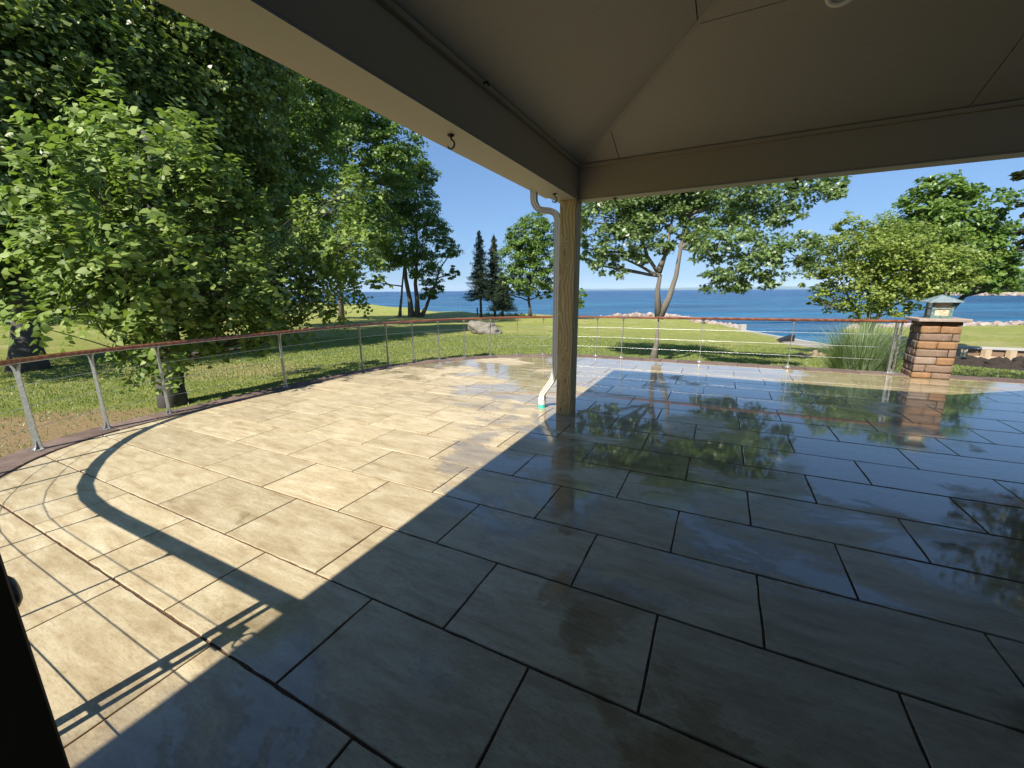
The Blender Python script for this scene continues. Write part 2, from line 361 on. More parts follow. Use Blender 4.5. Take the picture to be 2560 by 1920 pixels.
# edging blocks under the rail
EDG = bpy.data.objects.new('patio_edging', None); COL.objects.link(EDG); EDG['kind'] = 'structure'; WL['patio_edging'] = np.zeros(3)
def stone_mat(name, stops, sc=1.):
    m = NT(name, .8, .3); p = m.pos(); r = m.n('ObjectInfo').outputs['Random']
    n = m.noise(p, 7 * sc, 6, .65, .3); f = m.noise(p, 60 * sc, 3, .7)
    c = m.ramp(m.math('ADD', m.math('MULTIPLY', n, .8), m.math('MULTIPLY', r, .22)), stops)
    c = m.mix(m.math('MULTIPLY', m.smooth(f, .5, .75), .35), c, tuple(x * .5 for x in stops[0][1])); m.base(c); m.set(m.b.inputs['Normal'], m.bump(m.math('ADD', n, f), .5, .01)); return m.m
EDM = stone_mat('purple_brown_edging', [(.25, (.085, .060, .050)), (.5, (.15, .105, .085)), (.8, (.23, .17, .14))])
dd = np.r_[0, np.cumsum(np.linalg.norm(np.diff(RP, axis=0), axis=1))]
def at_s(s_): return np.array([np.interp(s_, dd, RP[:, 0]), np.interp(s_, dd, RP[:, 1])])
s_ = 0.
DEND = dd[-1] - 2.35
while s_ < DEND - .1:
    ln = rng.uniform(.40, .50); s1 = min(s_ + ln, DEND); a, m_, b = at_s(s_ + .004), at_s((s_ + s1) / 2), at_s(s1 - .004)
    t = at_s(s1 + .01 if s1 < dd[-1] - .02 else s1) - at_s(max(0, s_ - .01)); t /= np.linalg.norm(t); nn = np.array([t[1], -t[0]])
    ta = at_s(s_ + .12) - at_s(max(0, s_ - .12)); ta /= np.linalg.norm(ta); na = np.array([ta[1], -ta[0]])
    tb = at_s(min(dd[-1], s1 + .12)) - at_s(s1 - .12); tb /= np.linalg.norm(tb); nb_ = np.array([tb[1], -tb[0]])
    i1, i2 = -.20 + rng.normal(0, .004), .225 + rng.normal(0, .006)
    q = [a + na * i1, m_ + nn * i1, b + nb_ * i1, b + nb_ * i2, m_ + nn * i2, a + na * i2]
    z1 = .010 + rng.uniform(-.003, .003); mb = MB(); mb.prism([tuple(x) for x in q[::-1]], -.10, z1, level=False)
    mb.build('edging_block', EDM, EDG, bevel=.006); s_ = s1
wall = MB(); RW = np.r_[RP[:-1], [[-4.46, .15], [-4.47, -1.2]]]; out = offset(resample(RW, .4), .17); inn = offset(resample(RW, .4), -.15); n_ = len(out)
V = [P(*q, -.095) for q in out] + [P(*q, -1.6) for q in out] + [P(*q, -.095) for q in inn] + [P(*q, -1.6) for q in inn]
wall.add(V, [(i, i + 1, n_ + i + 1, n_ + i) for i in range(n_ - 1)] + [(2 * n_ + i, 2 * n_ + i + 1, 3 * n_ + i + 1, 3 * n_ + i) for i in range(n_ - 1)] + [(i, i + 1, 2 * n_ + i + 1, 2 * n_ + i) for i in range(n_ - 1)])
rw = wall.build('retaining_wall', EDM); rw['kind'] = 'structure'

# ================================================================== RAILING
RO = P(-2.9, 10.74)
RAIL = empty('cable_railing', RO, 'curved cable railing with varnished red wood handrail running round the patio edge', 'railing')
RED = wood_mat('varnished_mahogany', (.25, .085, .038), (.13, .04, .02), axis=0, rough=.3, coat=.6, sc=.5)
STEEL = metal('brushed_stainless', (.55, .55, .54), .36); ALU = NT('galvanised_plate', .42); ALU.base(ALU.ramp(ALU.noise(ALU.pos(), 24, 5, .7), [(.3, (.28, .28, .28)), (.7, (.47, .47, .46))])); ALU.b.inputs['Metallic'].default_value = .75; ALU = ALU.m
rp = resample(RP[1:], .12); rp = rp[rp[:, 0] > -100]
hr = [P(*q, 1.066) for q in rp]
prof = [(-.048, -.014), (-.036, -.024), (.036, -.024), (.048, -.014), (.048, .010), (.036, .022), (-.036, .022), (-.048, .010)]
MB().sweep(hr, prof).build('handrail', RED, RAIL, smooth=False)
MB().sweep([p - np.array([0, 0, .028]) for p in hr], [(-.026, -.004), (.026, -.004), (.026, .0035), (-.026, .0035)]).build('rail_plate', STEEL, RAIL)
def tan_at(u, v):
    i = np.argmin((rp[:, 0] - u) ** 2 + (rp[:, 1] - v) ** 2); i = min(max(i, 1), len(rp) - 2); t = rp[i + 1] - rp[i - 1]; t /= np.linalg.norm(t); return rp[i] if False else np.array([u, v]), t
CABZ = (.28, .535, .79)
def flat_prof(pt, axis_, th, prof2, name, parent, mat=ALU):
    """plate: prof2 list of (s, z) outline in the vertical plane through pt along uv direction axis_"""
    pt = np.array(pt); ax = np.array(axis_); nx = np.array([-ax[1], ax[0]]); n = len(prof2); V = []
    for sg in (-1, 1):
        for s1, z1 in prof2: q = pt + ax * s1 + nx * th / 2 * sg; V.append(P(q[0], q[1], z1))
    F = [tuple(range(n - 1, -1, -1)), tuple(range(n, 2 * n))] + [(i, (i + 1) % n, n + (i + 1) % n, n + i) for i in range(n)]
    return MB().add(V, F)
BL = [(-.062, .018), (-.05, .05), (-.043, .10), (-.036, .3), (-.031, .6), (-.030, .85), (-.033, .95), (-.042, .99), (-.052, 1.012), (-.058, 1.032)]
BLADE = BL + [(-a, b) for a, b in BL[::-1]]
GU = [(-.052, .018), (-.034, .036), (-.020, .07), (-.010, .12)]; GUS = GU + [(-a, b) for a, b in GU[::-1]]
GT = [(-.008, .95), (-.014, .985), (-.03, 1.012), (-.055, 1.034)]; GTS = GT + [(-a, b) for a, b in GT[::-1]]
POSTS = [(-7.02, 1.48), (-7.29, 2.19), (-7.36, 2.93), (-7.38, 4.84), (-7.30, 6.69), (-7.16, 7.38), (-6.94, 8.06), (-6.60, 8.69), (-6.18, 9.28), (-5.66, 9.81), (-5.04, 10.23), (-4.38, 10.53), (-3.66, 10.71), (-2.93, 10.77), (-2.24, 10.74), (-.37, 10.74), (1.42, 10.72), (-6.44, .87), (-5.88, .51), (-5.22, .24), (-4.52, .16), (-3.38, .15)]
for (u, v) in POSTS:
    pt, t = tan_at(u, v); nrm = np.array([t[1], -t[0]])
    o = flat_prof(pt, nrm, .011, BLADE, 'p', RAIL).build('rail_post', ALU, RAIL)
    gs = flat_prof(pt, t, .010, GUS, 'g', RAIL); gs.build('foot_gusset', ALU, o)
    flat_prof(pt, t, .010, GTS, 'g', RAIL).build('top_bracket', ALU, o)
    q = [pt + nrm * a + t * b for a, b in ((-.07, -.055), (.07, -.055), (.07, .055), (-.07, .055))]
    mb = MB(); mb.hexa([P(*x, .010) for x in q], [P(*x, .021) for x in q]); mb.build('base_plate', ALU, o)
def end_post(u, v, sg):
    pt = np.array([u, v]); t = np.array([1., 0]); nrm = np.array([0, 1.])
    o = flat_prof(pt, nrm, .012, BLADE, 'p', RAIL).build('end_post', ALU, RAIL)
    for k in (1, 2):
        c = pt + t * sg * (.026, .088)[k - 1]; mb = MB(); mb.uvbox(c[0] - .014, c[0] + .014, v - .016, v + .016, .018, 1.034, level=False); mb.build('end_bar', STEEL, o)
    mb = MB()
    for z in CABZ: mb = MB(); mb.uvbox(min(u, u + sg * .104), max(u, u + sg * .104), v - .008, v + .008, z - .012, z + .012, level=False); mb.build('spacer', STEEL, o)
    flat_prof(pt + t * sg * .052, t, .010, [(a * 1.9, b * .8) for a, b in GUS], 'g', RAIL).build('foot_gusset', ALU, o)
    mb = MB(); mb.uvbox(u + sg * .052 - .12, u + sg * .052 + .12, v - .06, v + .06, .010, .021, level=False); mb.build('base_plate', ALU, o)
end_post(3.12, 10.72, 1); end_post(-2.36, .15, 1)
lt = MB().uvbox(-2.262, -2.19, .14, .235, .70, .775, level=False).build('latch', STEEL, RAIL)
MB().uvbox(-2.19, -2.168, .20, .225, .715, .745, level=False).build('latch_arm', STEEL, lt)
MB().tube([P(-2.135 + .032 * math.cos(a), .215 + .02 * math.sin(a), .73 + .03 * math.sin(a)) for a in np.linspace(0, 6.283, 22)], .005, 8, False).build('latch_ring', STEEL, lt, smooth=True)
cb = rp[(rp[:, 0] < 3.2)]
for z in CABZ: MB().tube([P(*q, z) for q in resample(cb, .35)], .003, 6).build('cable', STEEL, RAIL, smooth=True)

# ================================================================== BRICK PILLAR + LANTERN
PU, PV, PS = 3.40, 10.40, .56
PIL = empty('stone_pillar', P(PU + PS / 2, PV + PS / 2), 'square pillar of tumbled brown and orange blocks at the end of the railing', 'pillar')
def block_mat(name, a, b, c):
    m = NT(name, .85, .25); p = m.pos(); n = m.noise(p, 9, 5, .6, .4); f = m.noise(p, 70, 3, .75); w = m.noise(p, 16, 4, .6)
    x = m.mix(n, a, b); x = m.mix(m.math('MULTIPLY', m.smooth(w, .58, .72), .75), x, c); x = m.mix(m.math('MULTIPLY', m.smooth(f, .52, .75), .5), x, tuple(q * .45 for q in a)); m.base(x); m.set(m.b.inputs['Normal'], m.bump(m.math('ADD', f, n), .6, .006)); return m.m
BO = block_mat('orange_block', (.20, .115, .06), (.35, .205, .105), (.38, .30, .22)); BB = block_mat('brown_block', (.16, .11, .08), (.26, .185, .135), (.34, .27, .215)); BC = block_mat('pale_block', (.22, .155, .12), (.33, .26, .20), (.40, .34, .285)); BG = block_mat('charcoal_block', (.12, .095, .085), (.20, .16, .14), (.3, .25, .22)); BD = block_mat('dark_block', (.09, .055, .038), (.13, .08, .055), (.2, .14, .1))
def rough_block(u0, u1, v0, v1, z0, z1, mat):
    g_ = .004; mb = MB(); mb.uvbox(u0 + g_, u1 - g_, v0 + g_, v1 - g_, z0 + g_, z1 - g_, level=False)
    me = mesh_np('block', np.array(mb.v) - WL[PIL.name], mb.f, mat)
    b = bmesh.new(); b.from_mesh(me); bmesh.ops.recalc_face_normals(b, faces=b.faces)
    bmesh.ops.subdivide_edges(b, edges=b.edges[:], cuts=3, use_grid_fill=True)
    bmesh.ops.smooth_vert(b, verts=b.verts, factor=.22, use_axis_x=True, use_axis_y=True, use_axis_z=True)
    for v in b.verts: v.co += Vector(rng.normal(0, .0028, 3))
    for f in b.faces: f.smooth = True
    b.to_mesh(me); b.free(); link('block', me, PIL, WL[PIL.name])
rows = [([0, .51, 1], [BO, BB]), ([0, .31, 1], [BB, BB]), ([0, .56, 1], [BC, BO]), ([0, .80, 1], [BB, BB]), ([0, .5, 1], [BO, BO]), ([0, .81, 1], [BB, BB]), ([0, .49, 1], [BO, BO]), ([0, .5, 1], [BD, BD])]
zz = [.0, .115, .265, .412, .562, .712, .858, 1.0, 1.075]; D1 = .11
MB().uvbox(PU + .05, PU + PS - .05, PV + .05, PV + PS - .05, .0, 1.07, level=False).build('mortar_core', BD, PIL)
for i, (cuts, ms) in enumerate(rows):
    z0, z1 = zz[i], zz[i + 1]; js = rng.uniform(-.006, .006)
    left_first = i % 2
    u0 = PU + js
    for a, b, m in zip(cuts[:-1], cuts[1:], ms): rough_block(u0 + a * PS, u0 + b * PS, PV + js, PV + D1, z0, z1, m)
    sc = [(D1, .30), (.30, PS)] if left_first else [(D1, .40), (.40, PS)]
    for a, b in sc:
        rough_block(u0, u0 + D1, PV + a, PV + b, z0, z1, [BG, BB, BG][(i + int(a * 10)) % 3]); rough_block(u0 + PS - D1, u0 + PS, PV + a, PV + b, z0, z1, BB)
    rough_block(u0 + D1, u0 + PS - D1, PV + PS - D1, PV + PS, z0, z1, BB)
capm = stone_mat('grey_pink_capstone', [(.25, (.16, .12, .10)), (.5, (.30, .24, .20)), (.8, (.42, .35, .30))])
mb = MB(); pts = []
cu, cv, hw = PU + PS / 2, PV + PS / 2, PS / 2 + .085
for k in range(4):
    a0 = [(-1, -1), (1, -1), (1, 1), (-1, 1)][k]; a1 = [(1, -1), (1, 1), (-1, 1), (-1, -1)][k]
    for t in np.linspace(0, 1, 9)[:-1]: pts.append((cu + hw * (a0[0] + (a1[0] - a0[0]) * t) + rng.normal(0, .005), cv + hw * (a0[1] + (a1[1] - a0[1]) * t) + rng.normal(0, .005)))
mb.prism(pts, 1.082, 1.135, level=False); mb.build('capstone', capm, PIL, bevel=.008)
# lantern
LZ = P(cu, cv, 1.136)[2]; LC = P(cu + .0, cv + .0, 1.136)
LAN = empty('lantern', LC, 'verdigris copper lantern with marbled glass panes standing on the pillar cap', 'lantern')
COP = NT('verdigris_copper', .6, .4); n0 = COP.noise(COP.pos(), 28, 5, .7); COP.base(COP.ramp(n0, [(.3, (.05, .09, .08)), (.5, (.13, .22, .20)), (.7, (.30, .37, .36))])); COP.b.inputs['Metallic'].default_value = .3; COP = COP.m
GLS = NT('marbled_amber_glass', .25, .5); n0 = GLS.noise(GLS.pos(), 14, 4, .6, 1.2); GLS.base(GLS.ramp(n0, [(.32, (.52, .28, .17)), (.5, (.62, .50, .34)), (.62, (.72, .68, .56))])); GLS.b.inputs['Coat Weight'].default_value = .6; GLS = GLS.m
def bx(a, b, c, d, e, f): return MB().uvbox(cu + a, cu + b, cv + c, cv + d, 1.136 + e, 1.136 + f, level=False)
bx(-.155, .155, -.155, .155, 0, .022).build('base', COP, LAN)
for a, b in ((-1, -1), (1, -1), (1, 1), (-1, 1)): bx(min(a * .15, a * .118), max(a * .15, a * .118), min(b * .15, b * .118), max(b * .15, b * .118), .022, .30).build('corner_post', COP, LAN)
for k in range(4):
    ax = [(0, -1), (1, 0), (0, 1), (-1, 0)][k]
    def side(w0, w1, e, f, d0, d1):
        if ax[0] == 0: return bx(w0, w1, min(ax[1] * d0, ax[1] * d1), max(ax[1] * d0, ax[1] * d1), e, f)
        return bx(min(ax[0] * d0, ax[0] * d1), max(ax[0] * d0, ax[0] * d1), w0, w1, e, f)
    side(-.118, .118, .05, .165, .128, .134).build('glass_pane', GLS, LAN); side(-.118, .118, .185, .30, .128, .134).build('glass_pane', GLS, LAN)
    side(-.118, .118, .022, .05, .124, .146).build('glazing_bar', COP, LAN); side(-.118, .118, .165, .185, .124, .146).build('glazing_bar', COP, LAN)
    if ax[1] == -1 or ax[0] == -1:
        for i in (-1, 1): side(min(i * .118, i * .098), max(i * .118, i * .098), .051, .164, .135, .145).build('corner_fret', COP, LAN)
mb = MB(); e_ = .235; zb, zt = 1.136 + .305, 1.136 + .43
mb.add([P(cu + a * e_, cv + b * e_, zb) for a, b in ((-1, -1), (1, -1), (1, 1), (-1, 1))] + [P(cu + a * e_, cv + b * e_, zb - .012) for a, b in ((-1, -1), (1, -1), (1, 1), (-1, 1))] + [P(cu, cv, zt)], [(0, 1, 8), (1, 2, 8), (2, 3, 8), (3, 0, 8), (0, 4, 5, 1), (1, 5, 6, 2), (2, 6, 7, 3), (3, 7, 4, 0), (7, 6, 5, 4)])
RFM = NT('weathered_copper_roof', .55, .4); n0 = RFM.noise(RFM.pos(), 34, 5, .7); RFM.base(RFM.ramp(n0, [(.3, (.10, .15, .15)), (.55, (.26, .32, .34)), (.75, (.42, .47, .49))])); RFM.b.inputs['Metallic'].default_value = .25
rf = mb.build('lantern_roof', RFM.m, LAN)
for a, b in ((-1, -1), (1, -1), (1, 1), (-1, 1)): MB().tube([P(cu + a * e_, cv + b * e_, zb + .004), P(cu, cv, zt + .004)], .006, 6).build('roof_seam', COP, rf)

# ================================================================== PAVILION
PVN = empty('pavilion', P(-1.9, 5.45), 'open timber pavilion with greige painted beams and hipped panelled ceiling over the patio', 'pavilion')
TRIM = painted('greige_painted_board', (.35, .28, .19), .55, .06, .35, .2, 2.)
TRIM2 = painted('greige_soffit', (.31, .29, .25), .5, .05, .35, .2, 2.)
CEIL = NT('stained_plywood_panel', .6, .35); pp = CEIL.pos(); w1 = CEIL.noise(CEIL.vmap(pp, (1, 1, 1), rot=(0, 0, 0)), 1.2, 4); 
rv = CEIL.vmap(pp, (1, 1, 1), rot=(0, 0, YAW)); gr = CEIL.noise(CEIL.vmap(rv, (3, 60, 3)), 1, 5, .7); fn = CEIL.noise(pp, 120, 2)
cc = CEIL.mix(CEIL.math('MULTIPLY', CEIL.math('ADD', w1, fn), .5), (.315, .29, .25), (.405, .375, .325)); cc = CEIL.mix(CEIL.math('MULTIPLY', CEIL.smooth(gr, .56, .72), .35), cc, (.22, .18, .13)); CEIL.base(cc); CEIL.set(CEIL.b.inputs['Normal'], CEIL.bump(CEIL.math('ADD', gr, fn), .25, .003)); CEIL = CEIL.m
DARK = painted('dark_gap', (.05, .04, .03), .8)
BZ = 2.865; BT = 3.262
KN = [tuple(P(a_, 5.33, z_, True) - WL[PVN.name]) for a_, z_ in ((-1.925, 2.21), (-1.91, .79), (-1.875, .49), (-1.94, .07))]
PINE = wood_mat('treated_pine', (.52, .39, .18), (.34, .23, .09), axis=2, rough=.7, knots=KN)
for (v0, v1, zb_) in ((5.33, 5.56, 0), (.025, .252, 0)):
    pm = MB(); pm.uvbox(-2.006, -1.785, v0, v1, P(-1.9, v0)[2] - .02, BZ + .001); tp = pm.build('timber_post', PINE if v0 > 1 else painted('unlit_post', (.075, .045, .022), .6), PVN, bevel=.006)  # near post stands unlit; that shade is put into its dark colour
KNM = painted('black_powder_coat', (.012, .012, .012), .35, .1)
# beams
UR, UE = 5.6, 3.0
def beam(u0, u1, v0, v1, z0, z1): return MB().uvbox(u0, u1, v0, v1, z0, z1).build('beam', TRIM, PVN, bevel=.004)
beam(-1.79, UR, 5.42, 5.615, BZ + .014, BT); beam(-2.008, -1.792, -1.1, 5.615, BZ + .014, BT)
MB().uvbox(-1.786, UR, 5.418, 5.618, BZ, BZ + .012).build('beam_soffit', TRIM2, PVN); MB().uvbox(-2.012, -1.789, -1.1, 5.618, BZ, BZ + .012).build('beam_soffit', TRIM2, PVN)
# narrow outer fascia with a groove
MB().uvbox(-2.10, -2.034, -1.19, 5.67, BZ + .016, BT).build('fascia', TRIM2, PVN); MB().uvbox(-2.033, 3.0, 5.63, 5.67, BZ + .02, BT).build('fascia', TRIM2, PVN)
MB().uvbox(-2.033, -2.010, -1.1, 5.62, BZ + .05, BT).build('groove', DARK, PVN)
# moulding at the top of the beams
MB().uvbox(-1.792, UR, 5.385, 5.419, 3.235, 3.272).build('moulding', TRIM, PVN); MB().uvbox(-1.789, -1.755, .3, 5.384, 3.235, 3.272).build('moulding', TRIM, PVN)
SLP = .3661; Z0 = 3.2728; RV = 2.84; TM = 5.42 - RV
def ceil_panels(kind):
    """panels of one ceiling slope, cut along the real sheet seams; (s,t): along the beam, in from the beam"""
    if kind == 'far':
        face = [(-1.79, 0), (UR, 0), (UR, TM), (-1.79 + TM, TM)]; f = lambda s, t: P(s, 5.42 - t, Z0 + SLP * t, True)
        cu_ = [-1.9, -1.28, 1.76, 4.80, 9]; ct = [0, 1.385, 3.2]
    else:
        face = [(.26, 0), (5.42, 0), (5.42 - TM, TM)]; f = lambda s, t: P(-1.79 + t, s, Z0 + SLP * t, True)
        cu_ = [-3, 1.92, 4.968, 6]; ct = [0, 1.402, 3.2]
    for a, b in zip(cu_[:-1], cu_[1:]):
        for c, d in zip(ct[:-1], ct[1:]):
            g1 = .004
            q = clip_poly([(a + g1, c + (g1 if c else 0)), (b - g1, c + (g1 if c else 0)), (b - g1, d - g1), (a + g1, d - g1)], face)
            if len(q) < 3 or abs(area(q)) < .01: continue
            V = [f(*x) for x in q]; n = len(V); V2 = [v + np.array([0, 0, .014]) for v in V]
            MB().add(V + V2, [tuple(range(n)), tuple(range(2 * n - 1, n - 1, -1))] + [(i, (i + 1) % n, n + (i + 1) % n, n + i) for i in range(n)]).build('ceiling_panel', CEIL, PVN)
ceil_panels('far'); ceil_panels('left')
ap = P(-1.79 + TM, RV, Z0 + SLP * TM, True); c0 = P(-1.775, 5.405, Z0 + .002, True); dh = ap - c0
MB().sweep([c0, ap], [(-.022, -.008), (.022, -.008), (.022, .012), (-.022, .012)]).build('hip_batten', CEIL, PVN)
# roof covering above, overhanging to the gutter line
ROOFM = painted('dark_roofing', (.06, .055, .05), .8)
ef, el = 5.88, -2.43
def roof(name, pts):
    V = [P(u, v, z, True) for u, v, z in pts]; n = len(V); V2 = [x + np.array([0, 0, .06]) for x in V]
    return MB().add(V + V2, [tuple(range(n)), tuple(range(2 * n - 1, n - 1, -1))] + [(i, (i + 1) % n, n + (i + 1) % n, n + i) for i in range(n)]).build(name, ROOFM, PVN)
zE = 3.12; zR = 4.42; ur = -1.79 + TM
roof('roof_covering', [(el, ef, zE), (3.0, ef, zE), (3.9, 5.0, 3.45), (UR, RV, zR), (ur, RV, zR)]); roof('roof_covering', [(el, -6.5, zE), (el, ef, zE), (ur, RV, zR), (ur, -6.5, zR)]); roof('roof_covering', [(ur, -6.5, zR), (ur, RV, zR), (UR, RV, zR), (UR, -6.5, zR)])
roof('roof_covering', [(3.0, ef - .002, 3.08), (5.6, 7.72, 3.08), (10, 7.72, 3.08), (10, RV - 6, 3.3), (5.62, -6.5, 3.3), (UR + .02, 3, 3.3)])
# eave gutters
GUT = painted('putty_gutter', (.30, .27, .22), .45, .05)
MB().uvbox(-2.43, -2.31, -6.4, 5.88, 3.03, 3.115).build('gutter', GUT, PVN); MB().uvbox(-2.305, 3.0, 5.76, 5.88, 3.03, 3.115).build('gutter', GUT, PVN)
MB().uvbox(-2.308, -2.152, -6.4, 5.758, 3.085, 3.10).build('eave_soffit', TRIM2, PVN); MB().uvbox(-2.099, 3.0, 5.672, 5.758, 3.085, 3.10).build('eave_soffit', TRIM2, PVN)
# hooks
def hook(u, v):
    z = BZ; o = MB().lathe(P(u, v, z, True), [(.0, 0), (.026, -.001), (.026, -.008), (.012, -.016), (.006, -.022)], 14).build('hook', KNM, PVN, smooth=True)
    pts = [P(u, v, z - .018, True)] + [P(u + .030 * math.sin(a), v, z - .065 + .030 * math.cos(a) if a < 9 else 0, True) for a in np.linspace(.2, 4.4, 12)]
    MB().tube(pts, .0065, 8).build('hook_arm', KNM, o, smooth=True)
hook(-1.925, 4.93); hook(-1.92, 2.79); hook(-1.34, 5.52); hook(.56, 5.52); hook(-1.92, .65)
# eyebolt visible on the moulding
MB().tube([P(-1.76, 3.0, 3.25, True), P(-1.72, 3.0, 3.25, True), P(-1.71, 3.0, 3.225, True)], .008, 8).build('eye_screw', KNM, PVN)
# recessed light
tn = np.array([EV[0] * SLP, EV[1] * SLP, 1.]); tn /= np.linalg.norm(tn); tx = np.array([EU[0], EU[1], 0.]); RM = np.c_[tx, np.cross(tn, tx), tn]
LC2 = P(.545, 4.085, Z0 + SLP * (5.42 - 4.085), True)
wm = painted('white_light_trim', (.75, .72, .66), .5, .03)
lo = MB().lathe(LC2, [(.068, .012), (.072, -.006), (.10, -.010), (.104, 0)], 32, RM).build('downlight_trim', wm, PVN, smooth=True)
MB().lathe(LC2, [(.0, .004), (.068, .004)], 32, RM).build('lens', painted('frosted_lens', (.55, .5, .42), .4, .03), lo)
# downspout
DSM = painted('white_downspout', (.62, .61, .57), .5, .08, .4, .2, 6.)
rect = [(-.04, -.028), (-.026, -.028), (-.022, -.023), (-.013, -.023), (-.009, -.028), (.009, -.028), (.013, -.023), (.022, -.023), (.026, -.028), (.04, -.028), (.04, .028), (-.04, .028)]
def dsweep(pts, name='pipe_section'):
    path = [P(*p, True) for p in pts]; m_ = len(path); V = []; n = len(rect); sdv = P(0, 1, 0, True)
    for i, p in enumerate(path):
        d = path[min(i + 1, m_ - 1)] - path[max(i - 1, 0)]; d /= np.linalg.norm(d); sd = sdv - d * (sdv @ d); sd /= np.linalg.norm(sd); w_ = np.cross(d, sd)
        V += [p + b * 1.0 * sd * 1.25 + a * w_ for a, b in rect]
    F = [(i * n + k, (i + 1) * n + k, (i + 1) * n + (k + 1) % n, i * n + (k + 1) % n) for i in range(m_ - 1) for k in range(n)] + [tuple(range(n)), tuple((m_ - 1) * n + k for k in range(n - 1, -1, -1))]
    return MB().add(V, F).build(name, DSM, DS)
DS = MB().uvbox(-2.40, -2.32, 5.27, 5.33, 3.02, 3.032).build('downspout', DSM, PVN)
def bez(p0, p1, p2, n=7): p0, p1, p2 = map(np.array, (p0, p1, p2)); return [tuple((1 - t) ** 2 * p0 + 2 * t * (1 - t) * p1 + t * t * p2) for t in np.linspace(0, 1, n)]
dsweep([(-2.36, 5.3, 3.03)] + bez((-2.36, 5.3, 2.92), (-2.36, 5.32, 2.80), (-2.26, 5.36, 2.775)) + bez((-2.18, 5.39, 2.765), (-2.07, 5.42, 2.75), (-2.068, 5.43, 2.64)), 'upper_elbow')
dsweep([(-2.068, 5.43, 2.66), (-2.075, 5.47, .60)])
dsweep(bez((-2.075, 5.47, .62), (-2.085, 5.47, .50), (-2.16, 5.50, .40)) + bez((-2.26, 5.54, .27), (-2.315, 5.565, .22), (-2.325, 5.57, .13)), 'lower_elbow')
MB().uvbox(-2.375, -2.275, 5.525, 5.615, .125, .165, level=False).build('adaptor', DSM, DS, bevel=.006)
MB().lathe(P(-2.325, 5.57, 0), [(.0, .125), (.058, .125), (.058, .055), (.0, .055)], 24).build('adaptor_collar', DSM, DS, smooth=False)
MB().lathe(P(-2.325, 5.57, 0), [(.0, .056), (.054, .056), (.054, 0)], 24).build('drain_fitting', painted('teal_pipe', (.06, .55, .42), .4, .05), DS)
MB().tube([P(-1.90, 5.56, 2.72, True), P(-1.90, 5.70, 2.72, True)], .012, 8).build('bolt', KNM, PVN)
# round black fitting on the dark near post
KB = empty('round_fitting', P(-2.04, .235, .78), 'black round fitting strapped to the dark post at the lower left', 'fitting')
kc = P(-1.995, .262, .80); Rk = np.c_[P(0, 0, 1, True), P(1, 0, 0, True), P(0, 1, 0, True)]
MB().lathe(kc, [(0, -.02), (.05, -.018), (.062, .0), (.058, .018), (.04, .03), (0, .036)], 24, Rk).build('disc', KNM, KB, smooth=True)
MB().uvbox(-2.075, -2.008, .2, .275, .70, .83, level=False).build('bracket', KNM, KB)
# invented building behind the camera, dark and close to deepen the covered shade
HS = empty('unseen_house', P(3, -4, 0), 'unseen added building with glazed doors darkening the covered side of the patio', 'unseen_house')
HW = painted('dark_brown_siding', (.07, .058, .045), .7)
MB().uvbox(-2.15, 9.9, -6.4, -1.2, -.7, 3.06).build('wall', HW, HS)
MB().uvbox(5.64, 9.9, -1.19, 5.4, -.7, 3.06).build('wall', HW, HS)
HG = NT('dark_window_glass', .05); HG.base((.02, .025, .03))
for a in (-1.0, 1.2, 3.4):
    fr = MB().uvbox(a, a + 1.9, -1.198, -1.16, .02, 2.3).build('door_frame', painted('white_frame', (.6, .6, .58), .5), HS); MB().uvbox(a + .1, a + 1.8, -1.158, -1.15, .12, 2.2).build('glass', HG.m, fr)
# ================================================================== TERRAIN AND LAKE
WZ = -2.2
ctrl = []
for px, py, z in [(1215, 835, -.85), (900, 850, -.75), (1500, 850, -.95), (2071, 863, -1.62), (1945, 843, -1.62), (1854, 826, -1.65), (1700, 803, -1.75), (1560, 790, -1.8), (1400, 787, -1.85), (1250, 784, -1.8), (1100, 779, -1.3), (1000, 768, -.95), (890, 760, -.65), (750, 757, -.55), (500, 760, -.55), (100, 768, -.6), (600, 900, -.65), (100, 900, -.65), (2200, 890, -1.45), (2393, 906, -1.55), (2540, 908, -1.55), (2100, 905, -.95), (1800, 870, -1.15), (1640, 870, -.9), (2400, 935, -.9), (1700, 830, -1.45), (1300, 800, -1.5)]:
    q = atz(px, py, z); ctrl.append((q[0], q[1], z))
for a in range(0, 360, 20):
    for r in (4, 9): 
        ctrl.append((r * math.sin(math.radians(a)), r * math.cos(math.radians(a)), -.65))
for (u, v) in [(-5, 12), (-2, 12), (1, 12), (-9, 4), (-9, 8), (3, 12)]: q = P(u, v); ctrl.append((q[0], q[1], -.68))
ctrl += [(-80, -60, -.5), (80, -60, -.8), (-90, 40, -.5), (60, -10, -1.2), (40, -40, -.8)]
ctrl = np.array(ctrl)
def gz(x, y):
    x = np.atleast_1d(x); y = np.atleast_1d(y)
    d2 = (x[:, None] - ctrl[None, :, 0]) ** 2 + (y[:, None] - ctrl[None, :, 1]) ** 2 + 1.5
    w = 1 / d2 ** 1.6; return (w * ctrl[None, :, 2]).sum(1) / w.sum(1)
shore = [(0, 763, -.6), (500, 755, -.55), (750, 757, -.55), (890, 759.5, -.65), (1000, 768, -.95), (1100, 779, -1.3), (1200, 783, -1.7), (1400, 787, -1.85), (1530, 793, -1.85), (1560, 790, -1.8), (1650, 789, -1.8), (1700, 795, -1.78), (1760, 808, -1.72), (1850, 824, -1.66), (1945, 842, -1.62), (2071, 864, -1.62), (2200, 886, -1.5), (2393, 904, -1.55), (2560, 909, -1.55), (2900, 930, -1.5)]
SA, SR, SP = [], [], []
